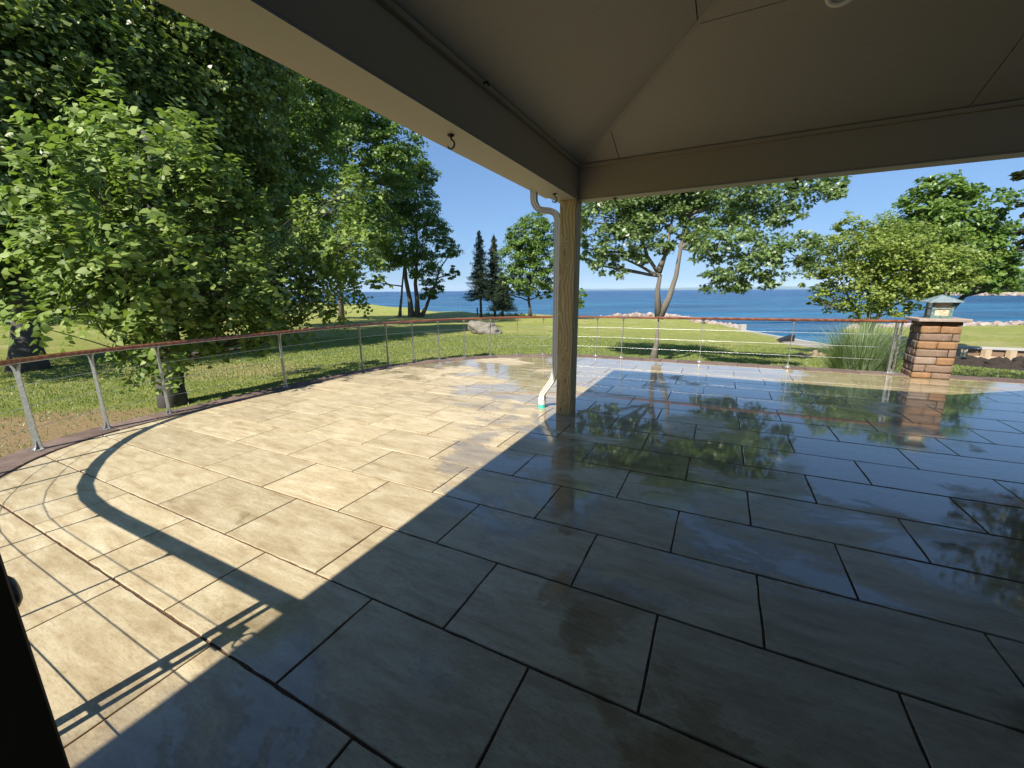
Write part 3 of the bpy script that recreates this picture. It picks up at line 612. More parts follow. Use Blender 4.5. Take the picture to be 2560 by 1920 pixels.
for px, py, z in shore:
    q = atz(px, py, z); SA.append(math.degrees(math.atan2(q[0], q[1]))); SR.append(math.hypot(q[0], q[1])); SP.append(q)
SA = np.array(SA); SR = np.array(SR)
def shore_r(a):
    r = np.interp(a, SA, SR); return np.where((a < SA[0]) | (a > SA[-1]), np.where(a > 0, np.interp(a, [SA[-1], 75, 100, 180], [SR[-1], 14, 60, 90]), 95), r)
az = np.r_[np.arange(-180, -62, 3.), np.arange(-62, 66, .6), np.arange(66, 180.1, 3.)]
RAD = np.r_[0, .9 * (1 / .9) ** (np.linspace(0, 1, 70))]; RAD = np.linspace(0, 1, 90) ** 1.6
V = []; na, nr = len(az), len(RAD) + 3
for a in az:
    R_ = float(shore_r(np.array([a]))[0]); rr_ = np.r_[RAD * R_, R_ + .8, R_ + 1.8, R_ + 4.]
    x = rr_ * math.sin(math.radians(a)); y = rr_ * math.cos(math.radians(a)); z = gz(x, y) + .025 * np.sin(x * .7) * np.cos(y * .5)
    z[-3] = z[-4] - .55 if z[-4] > WZ + .3 else z[-4]; z[-2] = WZ - .35; z[-1] = WZ - 2.
    V.append(np.c_[x, y, z])
V = np.concatenate(V); F = []
for i in range(na - 1):
    b = np.arange(nr - 1); F.append(np.c_[i * nr + b, i * nr + b + 1, (i + 1) * nr + b + 1, (i + 1) * nr + b])
def grass_mat():
    m = NT('mown_lawn', .85, .2); p = m.pos(); sp_ = m.n('SeparateXYZ'); m.set(sp_.inputs[0], p)
    st = m.n('TexWave', wave_type='BANDS', bands_direction='Y', i_Scale=.36, i_Distortion=1.6, i_Detail=2, i_Detail_Scale=.4); m.set(st.inputs[0], m.vmap(p, rot=(0, 0, -.10)))
    n1 = m.noise(p, .35, 5, .6); n2 = m.noise(m.vmap(p, (1, .8, 1)), 2.6, 5, .65); n3 = m.noise(p, 35, 3, .75)
    c = m.mix(m.smooth(n2, .3, .7), (.20, .235, .045), (.385, .385, .10)); c = m.mix(m.math('MULTIPLY', st.outputs[0], .30), c, (.38, .41, .12))
    c = m.mix(m.math('MULTIPLY', m.smooth(n1, .50, .66), .6), c, (.47, .42, .19)); c = m.mix(m.math('MULTIPLY', m.smooth(n3, .42, .72), .55), c, (.085, .135, .022))
    # worn patch beside the patio
    def blob(cx, cy_, rx, ry, rot):
        q = m.n('VectorMath', operation='LENGTH'); m.set(q.inputs[0], m.vmap(m.vmap(p, (1, 1, 0), loc=(-cx, -cy_, 0)), (1 / rx, 1 / ry, 0), rot=(0, 0, rot))); return m.math('ADD', m.smooth(q.outputs['Value'], .25, 1.25, 1., 0.), m.math('MULTIPLY', m.math('SUBTRACT', n2, .5), .9))
    a_, b_ = atz(120, 1075, -.65), atz(560, 925, -.65)
    br = m.smooth(blob(a_[0], a_[1], 3.0, 1.9, 0), .32, .72); c = m.mix(m.math('MULTIPLY', br, .9), c, m.mix(n3, (.30, .19, .10), (.46, .33, .19)))
    br = m.smooth(blob(b_[0], b_[1], 4.2, 2.2, 0), .40, .95); c = m.mix(m.math('MULTIPLY', br, .75), c, (.45, .35, .17))
    m.base(c); m.set(m.b.inputs['Normal'], m.bump(m.math('ADD', n3, m.noise(p, 120, 2)), .9, .05)); return m.m
LAWN = grass_mat()
gr_ = link('lawn', mesh_np('lawn', V, np.concatenate(F), LAWN, True)); gr_['kind'] = 'structure'
# peninsula beyond the boat slip
near = [(2105, 829), (2160, 835), (2240, 846), (2320, 858), (2393, 867), (2560, 873.5), (2900, 884)]
far_ = [(2115, 824), (2160, 820), (2240, 818), (2320, 816), (2400, 815), (2560, 812), (2900, 808)]
V = []; F = []
for (a, b), (c, d) in zip(near, far_):
    p0 = atz(a, b, -1.62); p1 = atz(c, d, -1.72)
    for t in np.linspace(0, 1, 13): q = p0 + (p1 - p0) * t; V.append((q[0], q[1], q[2] + .12 * math.sin(math.pi * t)))
    q = p1 * 1.0; q[:2] *= 1.05; V.append((q[0], q[1], WZ - .4))
n = 14
for i in range(len(near) - 1):
    for j in range(n - 1): F.append((i * n + j, i * n + j + 1, (i + 1) * n + j + 1, (i + 1) * n + j))
pn = link('peninsula_lawn', mesh_np('peninsula_lawn', np.array(V), F, LAWN, True)); pn['kind'] = 'structure'
# lake
m = NT('lake_water', .22, .14); p = m.pos()
wa = m.noise(m.vmap(p, (.32, 1, 1), rot=(0, 0, .35)), 1.1, 5, .62, .3); wb = m.noise(m.vmap(p, (.3, 1, 1), rot=(0, 0, .2)), .09, 5, .6); wc = m.noise(m.vmap(p, (.5, 1.2, 1), rot=(0, 0, .5)), 4.5, 3, .6)
d = m.n('VectorMath', operation='LENGTH'); m.set(d.inputs[0], p)
near_ = m.smooth(d.outputs['Value'], 60, 420)
pat = m.noise(m.vmap(p, (.22, 1, 1), rot=(0, 0, .15)), .11, 8, .72)
c = m.mix(near_, (.012, .095, .20), (.006, .052, .17)); c = m.mix(m.math('MULTIPLY', m.smooth(pat, .50, .60), .85), c, (.035, .165, .30)); c = m.mix(m.math('MULTIPLY', m.smooth(pat, .47, .36), .7), c, (.003, .03, .10)); m.base(c)
bn = m.n('Bump', i_Strength=1.0, i_Distance=.9); m.set(bn.inputs['Height'], m.math('ADD', m.math('ADD', wa, m.math('MULTIPLY', wb, 22.)), m.math('MULTIPLY', wc, .22))); m.set(m.b.inputs['Normal'], bn.outputs[0]); m.b.inputs['IOR'].default_value = 1.33
rs = np.r_[.5, 12 * (24000 / 12) ** np.linspace(0, 1, 40)]; V = [(r * math.sin(a), r * math.cos(a), WZ) for r in rs for a in np.linspace(0, 2 * math.pi, 97)[:-1]]
F = [(i * 96 + k, i * 96 + (k + 1) % 96, (i + 1) * 96 + (k + 1) % 96, (i + 1) * 96 + k) for i in range(len(rs) - 1) for k in range(96)]
lk = link('lake_water', mesh_np('lake_water', np.array(V), F, m.m, True)); lk['kind'] = 'structure'
# rocks along the shore
ROCK = NT('pale_shore_rock', .85, .2); rn = ROCK.n('NewGeometry').outputs['Random Per Island']; rq = ROCK.noise(ROCK.pos(), 6, 5); ROCK.base(ROCK.mix(rq, ROCK.ramp(rn, [(0, (.20, .15, .125)), (.5, (.36, .29, .25)), (1, (.50, .44, .40))]), (.24, .20, .175))); ROCK = ROCK.m
ico = [(0, 0, 1), (.89, 0, .45), (.28, .85, .45), (-.72, .53, .45), (-.72, -.53, .45), (.28, -.85, .45), (.72, .53, -.45), (-.28, .85, -.45), (-.89, 0, -.45), (-.28, -.85, -.45), (.72, -.53, -.45), (0, 0, -1)]
icf = [(0, 1, 2), (0, 2, 3), (0, 3, 4), (0, 4, 5), (0, 5, 1), (1, 6, 2), (2, 7, 3), (3, 8, 4), (4, 9, 5), (5, 10, 1), (6, 7, 2), (7, 8, 3), (8, 9, 4), (9, 10, 5), (10, 6, 1), (11, 7, 6), (11, 8, 7), (11, 9, 8), (11, 10, 9), (11, 6, 10)]
ICO = np.array(ico)
def rocks(name, path, n, r0, r1, spread, mat=ROCK, dz=0):
    pts = np.array(path); V = []; F = []
    dd_ = np.r_[0, np.cumsum(np.linalg.norm(np.diff(pts[:, :2], axis=0), axis=1))]
    for i in range(n):
        s1 = rng.uniform(0, dd_[-1]); c = np.array([np.interp(s1, dd_, pts[:, k]) for k in range(3)]); c[:2] *= 1 + rng.normal(0, spread); c[2] += rng.uniform(-.25, .1) + dz
        r = rng.uniform(r0, r1); sc = rng.uniform(.6, 1.3, 3) * r * np.array([1, 1, .7]); b = ICO * sc * rng.uniform(.75, 1.2, (12, 1)); a = rng.uniform(0, 6.28); ca, sa = math.cos(a), math.sin(a)
        b = np.c_[b[:, 0] * ca - b[:, 1] * sa, b[:, 0] * sa + b[:, 1] * ca, b[:, 2]]; F += [tuple(len(V) + k for k in f) for f in icf]; V += list(b + c)
    o = link(name, mesh_np(name, np.array(V), F, mat)); o['kind'] = 'stuff'; return o
tag(rocks('shore_rocks', [atz(a, b, z) for a, b, z in [(1500, 795, -2.0), (1545, 790, -1.8), (1600, 788.5, -1.7), (1650, 788.5, -1.7), (1700, 793, -1.7), (1740, 803, -1.72), (1790, 812, -1.72), (1850, 822, -1.72)]], 420, .2, .5, .012), 'pale pink riprap rocks along the lawn edge beyond the railing', 'rocks')
tag(rocks('shore_rocks', [atz(a, b, z) for a, b, z in [(2120, 820, -1.8), (2200, 817, -1.75), (2400, 814, -1.8), (2560, 811, -1.8), (2800, 808, -1.8)]], 700, .2, .45, .02), 'pale riprap rocks along the far side of the peninsula lawn', 'rocks')
tag(rocks('mulch_bank', [atz(a, b, z) for a, b, z in [(2330, 917, -1.25), (2420, 916, -1.3), (2600, 922, -1.3), (2800, 930, -1.3)]], 500, .12, .34, .045, painted('dark_soil', (.03, .022, .016), .9)), 'dark rough soil bank above the boat slip', 'soil')
tag(rocks('flower_bed_stones', [atz(a, b, z) for a, b, z in [(1990, 892, -1.0), (2040, 890, -1.0), (2120, 900, -1.0)]], 90, .05, .14, .02, painted('tan_mulch', (.28, .2, .13), .9)), 'low border of tan stones and mulch beside the tall grass clump', 'stones')
# seawalls, walkway, boat slip
CONC = painted('pale_concrete', (.38, .37, .34), .8, .12, .3, .3, 1.5); CONC2 = painted('grey_walkway_concrete', (.26, .24, .21), .85, .15, .3, .3, 1.)
SW = empty('seawall', atz(1945, 843, -1.6), 'white capped seawall along the boat channel left of the grass clump', 'seawall')
pth = [atz(a, b, -1.56) for a, b in [(1856, 825.5), (1945, 841.5), (2071, 863), (2200, 884)]]
MB().sweep(pth, [(-.14, -.10), (.14, -.10), (.14, .04), (-.14, .04)]).build('cap', CONC, SW); MB().sweep([p - np.array([0, 0, .7]) for p in pth], [(-.06, -.7), (.08, -.7), (.08, .595), (-.06, .595)]).build('sheet_face', CONC, SW)
MB().hexa(*[[atz(1855, 826, -1.6) + np.array([a, b, z]) for a, b in ((-.22, -.22), (.22, -.22), (.22, .22), (-.22, .22))] for z in (-.4, .5)]).build('end_bollard', CONC, SW)
wk = [(1941, 847), (1950, 840.5), (2071, 864), (2200, 886), (2200, 903), (2075, 879), (1960, 857)]
vw = [atz(a, b, -1.53) for a, b in wk]; n = len(vw); wko = MB().add([p - np.array([0, 0, .12]) for p in vw] + vw, [tuple(range(n - 1, -1, -1)), tuple(range(n, 2 * n))] + [(i, (i + 1) % n, n + (i + 1) % n, n + i) for i in range(n)]).build('walkway', CONC2); wko['kind'] = 'structure'
bc = atz(1963, 852, -1.5)
BEN = empty('dock_box', bc, 'small dark wedge shaped box on the grey walkway by the seawall', 'box')
MB().add([bc + np.array(q) for q in ((-.42, -.2, 0), (.45, -.2, 0), (.45, .25, 0), (-.42, .25, 0), (.45, -.2, .38), (.45, .25, .38), (-.25, -.2, .14), (-.25, .25, .14))], [(0, 1, 2, 3), (1, 2, 5, 4), (0, 1, 4, 6), (3, 2, 5, 7), (6, 4, 5, 7), (0, 3, 7, 6)]).build('box_body', painted('black_plastic', (.02, .02, .02), .5), BEN)
SLW = empty('boat_slip_wall', atz(2440, 870, -1.5), 'pale timber boat slip wall with white cap right of the pillar', 'seawall')
pth = [atz(a, b, -1.55) for a, b in [(2195, 838), (2240, 846), (2393, 867), (2560, 873.5), (2800, 883)]]
MB().sweep(pth, [(-.14, -.07), (.14, -.07), (.14, .06), (-.14, .06)]).build('cap', CONC, SLW)
TAN = painted('bleached_timber', (.50, .38, .24), .8)
MB().sweep([p + np.array([0, .05, -.6]) for p in pth], [(-.04, -.5), (.04, -.5), (.04, .52), (-.04, .52)]).build('sheet_face', painted('brown_sheet_piling', (.20, .13, .08), .8), SLW)
pts3 = np.array(pth); dsl = np.r_[0, np.cumsum(np.linalg.norm(np.diff(pts3, axis=0), axis=1))]
for k, s1 in enumerate(np.arange(dsl[1] + .4, dsl[-1], .98)):
    c = np.array([np.interp(s1, dsl, pts3[:, j]) for j in range(3)]); MB().hexa(*[[c + np.array([a, b - .16, z]) for a, b in ((-.17, -.12), (.17, -.12), (.17, .12), (-.17, .12))] for z in (-.62, -.09)]).build('pile', TAN, SLW)
MB().sweep([p + np.array([0, -.2, -.52]) for p in pth], [(-.06, -.07), (.06, -.07), (.06, .07), (-.06, .07)]).build('waler', TAN, SLW)
# boulder
bcn = atz(1215, 833, -.85); BZ_ = gz(bcn[0], bcn[1])[0]; bcn[2] = BZ_
b = bmesh.new(); bmesh.ops.create_icosphere(b, subdivisions=4, radius=1.)
from mathutils import noise as mn
for v in b.verts:
    c = v.co.copy(); k = 1 + .28 * mn.noise(c * 1.3) + .12 * mn.noise(c * 3.1 + Vector((3, 1, 2))) + .05 * mn.noise(c * 8)
    x, y, z = c.x * k, c.y * k, c.z * k
    z = min(.72 + .1 * mn.noise(c * 2), z); v.co = Vector((x * .98 - .18 * z, y * .62, z * .66 * (1.0 - .30 * x) + .22)); v.co.z = max(v.co.z, -.35)
for f in b.faces: f.smooth = False
me = bpy.data.meshes.new('boulder'); b.to_mesh(me); b.free()
BM = NT('grey_limestone', .85, .2); q = BM.obj(); n1 = BM.noise(q, 2.2, 6, .6, .4); n2 = BM.noise(BM.vmap(q, (5, 5, 1)), 1, 5, .7); c = BM.mix(n1, (.15, .135, .115), (.30, .275, .235)); c = BM.mix(BM.math('MULTIPLY', BM.smooth(n2, .52, .7), .7), c, (.10, .085, .075)); BM.base(c); BM.set(BM.b.inputs['Normal'], BM.bump(BM.math('ADD', n1, n2), .7, .05)); me.materials.append(BM.m)
bo = link('boulder', me, None, bcn); tag(bo, 'large grey limestone boulder on the lawn beyond the railing', 'boulder')
for nm, px, py, hh, rr_, lab in (('bollard', 1193.5, 786, .95, .10, 'short black post on the lawn edge left of the spruces'), ('bollard', 1222, 786, .42, .05, 'thin small stake on the lawn edge between black post and spruces')):
    c = atz(px, py, -1.5); c[2] = gz(c[0], c[1])[0]; o = MB().lathe(c, [(rr_, -.1), (rr_, hh * .95), (rr_ * .7, hh), (0, hh)], 12).build(nm, KNM, None, loc=c); tag(o, lab, 'post')

# ================================================================== VEGETATION
def frames(nrm, spin):
    """orthonormal frames with z=nrm and random spin"""
    nrm = nrm / (np.linalg.norm(nrm, axis=1)[:, None] + 1e-9)
    a = np.where(np.abs(nrm[:, 2:3]) < .9, np.array([[0, 0, 1.]]), np.array([[1., 0, 0]]))
    x = np.cross(a, nrm); x /= np.linalg.norm(x, axis=1)[:, None] + 1e-9; y = np.cross(nrm, x)
    c, s1 = np.cos(spin)[:, None], np.sin(spin)[:, None]; return x * c + y * s1, -x * s1 + y * c, nrm
T_SIMPLE = (np.array([(0, -.5, 0), (.36, 0, -.06), (0, .5, 0), (-.36, 0, -.06)]), np.array([(0, 1, 2), (0, 2, 3)]))
T_HEART = (np.array([(0, 0, 0), (.34, -.12, -.07), (.46, .28, -.10), (.24, .68, -.08), (0, 1.0, -.12), (-.24, .68, -.08), (-.46, .28, -.10), (-.34, -.12, -.07)]), np.array([(0, 1, 2), (0, 2, 3), (0, 3, 4), (0, 4, 5), (0, 5, 6), (0, 6, 7)]))
T_OAK = (np.array([(0, -.1, 0), (.2, .2, 0), (.55, .15, -.06), (.22, .42, -.02), (.42, .72, -.08), (.12, .66, -.02), (0, 1.1, -.06), (-.12, .66, -.02), (-.42, .72, -.08), (-.22, .42, -.02), (-.55, .15, -.06), (-.2, .2, 0)]), np.array([(0, 1, 11), (1, 2, 3), (3, 4, 5), (5, 6, 7), (7, 8, 9), (9, 10, 11), (1, 3, 11), (3, 9, 11), (3, 5, 9), (5, 7, 9)]))
def leaves_arr(C, N, size, T, aspect=1.):
    X, Y, Z = frames(N, rng.uniform(0, 6.283, len(C))); tv, tf = T; sz = (size * rng.uniform(.65, 1.25, len(C)))[:, None, None]
    V = C[:, None, :] + sz * (tv[None, :, 0:1] * X[:, None] * aspect + tv[None, :, 1:2] * Y[:, None] + tv[None, :, 2:3] * Z[:, None])
    F = (tf[None] + (np.arange(len(C)) * len(tv))[:, None, None]).reshape(-1, 3); return V.reshape(-1, 3), F
def clump_points(lobes, nsub, nleaf, subr=.28, flat=.55, shell=.55, down=0.):
    C, N, SUBS = [], [], []
    tot = sum(l[3] ** 2 for l in lobes)
    for (x, y, z, r) in lobes:
        k = max(3, int(nsub * r * r / tot)); d = rng.normal(0, 1, (k, 3)); d /= np.linalg.norm(d, axis=1)[:, None]; d[:, 2] = d[:, 2] * .85
        rad = r * rng.uniform(shell, 1.08, k) ** .7 ; sc = np.array([x, y, z]) + d * rad[:, None]; SUBS.append(sc)
        m_ = nleaf; sr_ = subr * min(r, 2.2) * rng.uniform(.6, 1.35, k)
        g_ = rng.normal(0, 1, (k, m_, 3)); g_ /= np.linalg.norm(g_, axis=2)[:, :, None] + 1e-9; g_ *= rng.uniform(0, 1, (k, m_, 1)) ** .45
        g_[:, :, 2] *= flat; pts_ = sc[:, None] + g_ * sr_[:, None, None]; pts_[:, :, 2] -= .18 * (g_[:, :, 0] ** 2 + g_[:, :, 1] ** 2) * sr_[:, None]
        nn = .55 * d[:, None] + rng.normal(0, .5, (k, m_, 3)) + np.array([0, 0, .75]); C.append(pts_.reshape(-1, 3)); N.append(nn.reshape(-1, 3))
    return np.concatenate(C), np.concatenate(N), SUBS
def wob(p0, p1, n, amp):
    p0 = np.asarray(p0, float); p1 = np.asarray(p1, float); o = [p0]
    for i in range(1, n): o.append(p0 + (p1 - p0) * i / n + rng.normal(0, amp, 3) * np.array([1, 1, .5]))
    return o + [p1]
def tree(name, label, cat, base, lobes, bark, leafm, leaf, nsub, nleaf, T=T_SIMPLE, trunk_r=.3, fork=.35, top=None, subr=.28, twigs=2, group=None, flat=.55, shell=.55, stems=1, stem_pts=None, aspect=1.):
    t = empty(name, base, label, cat, group); base = np.asarray(base, float); L = np.array(lobes)
    cen = (L[:, :3] * L[:, 3:4]).sum(0) / L[:, 3].sum(); tp = L[:, 2].max() if top is None else top
    C, N, SUBS = clump_points(lobes, nsub, nleaf, subr, flat, shell)
    mb = MB()
    if stem_pts is None:
        stem_pts = []
        for k in range(stems):
            o = np.array([rng.normal(0, .35), rng.normal(0, .35), 0]) * (stems > 1) * trunk_r * 4
            tgt = np.array([cen[0] + (rng.normal(0, 1.5) if stems > 1 else 0), cen[1] + (rng.normal(0, 1.) if stems > 1 else 0), base[2] + (tp - base[2]) * .85])
            pth_ = wob(base + o, tgt, 8, trunk_r * .28); pth_[0] = pth_[0] - np.array([0, 0, .3]); stem_pts.append(([*pth_], trunk_r))
    stems_ = []
    for pth_, r0 in stem_pts:
        pth_ = [np.asarray(q, float) for q in pth_]; n = len(pth_); rr2 = [r0 * (1.0 - .86 * (i / (n - 1)) ** .8) for i in range(n)]; rr2[0] *= 1.35; mb.tube(pth_, rr2, 10); stems_.append((np.array(pth_), rr2))
    for li, (x, y, z, r) in enumerate(lobes):
        c = np.array([x, y, z]); best = None
        for pth_, rr2 in stems_:
            for i in range(1, len(pth_)):
                q = pth_[i]; dz = z - q[2]; d = np.linalg.norm(c - q) + (3 if dz < .1 * r else 0) * r * .5
                if best is None or d < best[0]: best = (d, q, rr2[i])
        _, q, r0 = best; r1 = min(r0 * .75, trunk_r * .42); lim = wob(q, c, 5, r * .06); mb.tube(lim, [r1 * (1 - .7 * i / 5) + .008 for i in range(6)], 7, False)
        sub = SUBS[li]; sel = rng.permutation(len(sub))[:max(3, int(len(sub) * .35))]
        for k in sel:
            st = lim[rng.integers(2, 6)]; mb.tube(wob(st, sub[k], 3, r * .05), [r1 * .26 + .004, r1 * .18 + .004, r1 * .1 + .003, .003], 5, False)
    mb.build('trunk', bark, t, smooth=True)
    V, F = leaves_arr(C, N, leaf, T, aspect)
    o = link('crown', mesh_np('crown', V - base, F, leafm), t, base); return t, o
BARKG = bark_mat('grey_brown_bark', (.055, .045, .036), (.20, .165, .13)); BARKD = bark_mat('dark_furrowed_bark', (.030, .028, .026), (.12, .11, .10), .6); BARKP = bark_mat('pale_grey_bark', (.075, .066, .055), (.235, .21, .175))
LIND = leaf_mat('linden_leaf', [(.055, .095, .018), (.12, .185, .034), (.195, .265, .058), (.32, .385, .13)], .28, .52, .3)
LFD = leaf_mat('broad_dark_leaf', [(.045, .09, .018), (.09, .155, .026), (.17, .25, .045)], .34); LFM = leaf_mat('mid_green_leaf', [(.05, .10, .02), (.11, .19, .032), (.20, .29, .055)], .32)
LOAK = leaf_mat('oak_leaf', [(.055, .10, .03), (.13, .20, .06), (.26, .34, .13)], .30, .35, .5); LYG = leaf_mat('yellow_green_leaf', [(.10, .15, .025), (.19, .25, .045), (.32, .36, .09)], .34); LSP = leaf_mat('spruce_needle', [(.008, .022, .012), (.015, .034, .016), (.035, .055, .02)], .05, .6, .3)

# ---- linden beside the patio (long upright shoots of big heart shaped leaves)
base = np.array([-7.45, 8.62, -.7]); base[2] = gz(base[0], base[1])[0]
LL = [(330, 400, 10.2, 1.0), (400, 470, 10.4, 1.1), (250, 500, 9.8, 1.1), (330, 560, 9.5, 1.3), (610, 600, 11.3, 1.1), (150, 600, 9.8, .9), (240, 690, 9.0, 1.0), (470, 690, 9.8, 1.15), (700, 690, 11.2, 1.1), (850, 630, 11.9, 1.0), (835, 520, 12.0, .75), (900, 690, 12.1, .7), (600, 790, 10.8, .75), (190, 770, 9.2, .6), (380, 810, 9.6, .7), (560, 840, 10.6, .5), (740, 600, 11.6, .7), (480, 560, 10.4, 1.1), (430, 850, 10.4, .55), (520, 790, 10.4, .8), (680, 790, 11.0, .7), (300, 780, 9.6, .7), (760, 720, 11.4, .8), (820, 590, 12, .7), (910, 610, 12.2, .55), (580, 750, 10.6, .8), (430, 730, 10, .9),
      (420, 620, 12.2, 1.3), (600, 700, 12.8, 1.0)]
lob = []
for px, py, D, r in LL: q = atd(px, py, D); lob.append((q[0], q[1], q[2], r))
LT = empty('linden_tree', base, 'smaller broad linden with large bright leaves close outside the left railing', 'tree')
mb = MB(); stem = wob(base - np.array([0, 0, .3]), np.array([-7.6, 9.4, 5.0]), 9, .07); mb.tube(stem, [.30, .25, .23, .21, .19, .17, .14, .11, .08, .05], 12); SP_ = np.array(stem)
shoots = []; SDN = np.array(sd[:]) if False else np.array([math.sin(SUN_AZ) * .7, math.cos(SUN_AZ) * .7, .7])
for li, (x, y, z, r) in enumerate(lob):
    c = np.array([x, y, z]); hd_ = np.linalg.norm(SP_[:, :2] - c[:2], axis=1); i = int(np.argmin(np.abs(SP_[:, 2] - (z - .45 * hd_)))); i = min(max(i, 2), 8); lim = wob(SP_[i], c, 5, r * .09); lim = [q - np.array([0, 0, .22 * math.sin(math.pi * k_ / 5) * hd_[i] * .6]) for k_, q in enumerate(lim)]; mb.tube(lim, [.045, .036, .03, .022, .015, .008], 7, False)
    deep = li >= len(lob) - 2; n_sh = int((80 if deep else 150) * r * r); d = rng.normal(0, 1, (n_sh, 3)); d[:, 2] = d[:, 2] * .9 + .15; d /= np.linalg.norm(d, axis=1)[:, None]
    # clump the shoots: snap directions to a few branch ends
    kd = rng.normal(0, 1, (max(5, int(9.5 * r)), 3)); kd[:, 2] *= .8; kd /= np.linalg.norm(kd, axis=1)[:, None]; ki = (rng.uniform(0, 1, n_sh) ** 1.3 * len(kd)).astype(int); kk = kd[ki]; kr = rng.uniform(.62, 1.15, len(kd))[ki]
    tin = rng.normal(0, 1, (n_sh, 3)); tin /= np.linalg.norm(tin, axis=1)[:, None]; tin *= rng.uniform(0, 1, (n_sh, 1)) ** .5 * .25 * max(r, .8) ** .7; tin[:, 2] = tin[:, 2] * 1.25; tin[:, :2] *= (1.25 - 1.1 * np.clip(tin[:, 2:3] / .5, -.4, .8))
    st = c + kk * (r * kr)[:, None] + tin; d = kk * .5 + tin / (np.linalg.norm(tin, axis=1)[:, None] + 1e-6) * .7; d /= np.linalg.norm(d, axis=1)[:, None]
    for k in range(n_sh): shoots.append((st[k], d[k], deep))
    for k in rng.permutation(n_sh)[:int(n_sh * .12)]: mb.tube(wob(lim[rng.integers(2, 6)], st[k], 2, r * .05), [.014, .009, .005], 5, False)
C, N, Yd = [], [], []
big = []
for s0, d, deep in shoots:
    up = rng.uniform() < (.5 if d[2] > 0 else .12); ln = rng.uniform(.18, .36) * (1.35 if up else 1); dirv = d * (.35 if up else .9) + np.array([0, 0, 1.05 if up else .05]) + rng.normal(0, .15, 3); dirv /= np.linalg.norm(dirv)
    k = int(ln / .042); t = np.linspace(0, 1, k); pts_ = s0 + dirv * (t * ln)[:, None] + np.array([0, 0, -.10 if not up else 0]) * (t ** 2)[:, None]
    sd = np.cross(dirv, [0, 0, 1.]); sd /= np.linalg.norm(sd) + 1e-6; sg = np.where(np.arange(k) % 2, 1, -1)[:, None]
    yd = sd * sg * .85 + dirv * .35 + np.array([0, 0, -.30]) + rng.normal(0, .22, (k, 3)); nn = np.array([0, 0, .8]) + d * .35 + rng.normal(0, .35, (k, 3)) - SD if False else np.array([0, 0, .22]) + d * .45 + SDN * .62 + rng.normal(0, .40, (k, 3))
    C.append(pts_ + yd * .02); N.append(nn); Yd.append(yd)
C = np.concatenate(C); N = np.concatenate(N); Yd = np.concatenate(Yd)
Yd /= np.linalg.norm(Yd, axis=1)[:, None]; N = N - Yd * (N * Yd).sum(1)[:, None]; N /= np.linalg.norm(N, axis=1)[:, None]; X = np.cross(Yd, N)
szs = rng.uniform(.062, .136, len(C)); tv, tf = T_HEART
dist_ = np.linalg.norm(C - np.array([0, 0, H]), axis=1) / szs
# leaves nearest to the eye (largest in the picture) are single parts
order = np.argsort(dist_); inview = (C[:, 1] > 2)
bigi = [i for i in order if inview[i]][:280]; mask = np.ones(len(C), bool); mask[bigi] = False
def leafverts(idx): return C[idx][:, None] + szs[idx][:, None, None] * (tv[None, :, 0:1] * X[idx][:, None] + tv[None, :, 1:2] * Yd[idx][:, None] + tv[None, :, 2:3] * N[idx][:, None])
idx = np.nonzero(mask)[0]; V = leafverts(idx).reshape(-1, 3); F = (tf[None] + (np.arange(len(idx)) * len(tv))[:, None, None]).reshape(-1, 3)
mb.build('trunk', BARKD, LT, smooth=True)
o = link('foliage', mesh_np('foliage', V - base, F, LIND), LT, base); o['kind'] = 'stuff'
lme = mesh_np('leaf', tv, tf, LIND)
LINDR = LIND
for i in bigi:
    o = bpy.data.objects.new('leaf', lme); COL.objects.link(o); o.parent = LT; s1 = szs[i]
    R3 = np.c_[X[i], Yd[i], N[i]] * s1; p_ = C[i] - base
    o.matrix_local = Matrix(((R3[0, 0], R3[0, 1], R3[0, 2], p_[0]), (R3[1, 0], R3[1, 1], R3[1, 2], p_[1]), (R3[2, 0], R3[2, 1], R3[2, 2], p_[2]), (0, 0, 0, 1)))


def lobes_px(L): return [(*atd(a, b, D), r) for a, b, D, r in L]
def lobes_s(k, L): return lobes_px([(a, b, D, r * k) for a, b, D, r in L])
def ground(px, py, z): q = atz(px, py, z); q[2] = gz(q[0], q[1])[0]; return q
def gd(px, D): q = atd(px, 760, D); q[2] = gz(q[0], q[1])[0]; return q
# second, taller linden behind the first fills the top left of the view
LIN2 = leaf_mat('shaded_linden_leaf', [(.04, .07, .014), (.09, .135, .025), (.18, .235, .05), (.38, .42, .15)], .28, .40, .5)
TL_ = [(540, 60, 14, 1.9), (440, 40, 14, 2.2), (540, 220, 14, 1.7), (300, 90, 13.5, 2.3), (90, 150, 13, 2.3), (450, 360, 14, 1.9), (150, 380, 13, 2.2), (300, 250, 13.5, 2.3), (600, 400, 14.5, 1.2), (-100, 300, 12.5, 2.4), (-80, 60, 13, 2.6), (350, 500, 15, 2.2), (80, 560, 14, 2.1), (560, 540, 15, 1.7), (620, 640, 15, 1.3), (200, 640, 14.5, 1.7), (640, 280, 15, .9), (660, 480, 15, .9), (440, 690, 15.5, 1.3), (10, 690, 14, 1.0), (620, 120, 15, 1.2)]
tree('tall_linden_tree', 'tall dark linden standing behind the bright smaller one, filling the top left', 'tree', gd(330, 24.5), [(*atd(a, b, D * 1.62), r * 1.6) for a, b, D, r in TL_], BARKD, LIN2, .165, 2300, 62, T=T_HEART, trunk_r=.36, subr=.26, shell=.5, flat=.9, top=15, twigs=3)
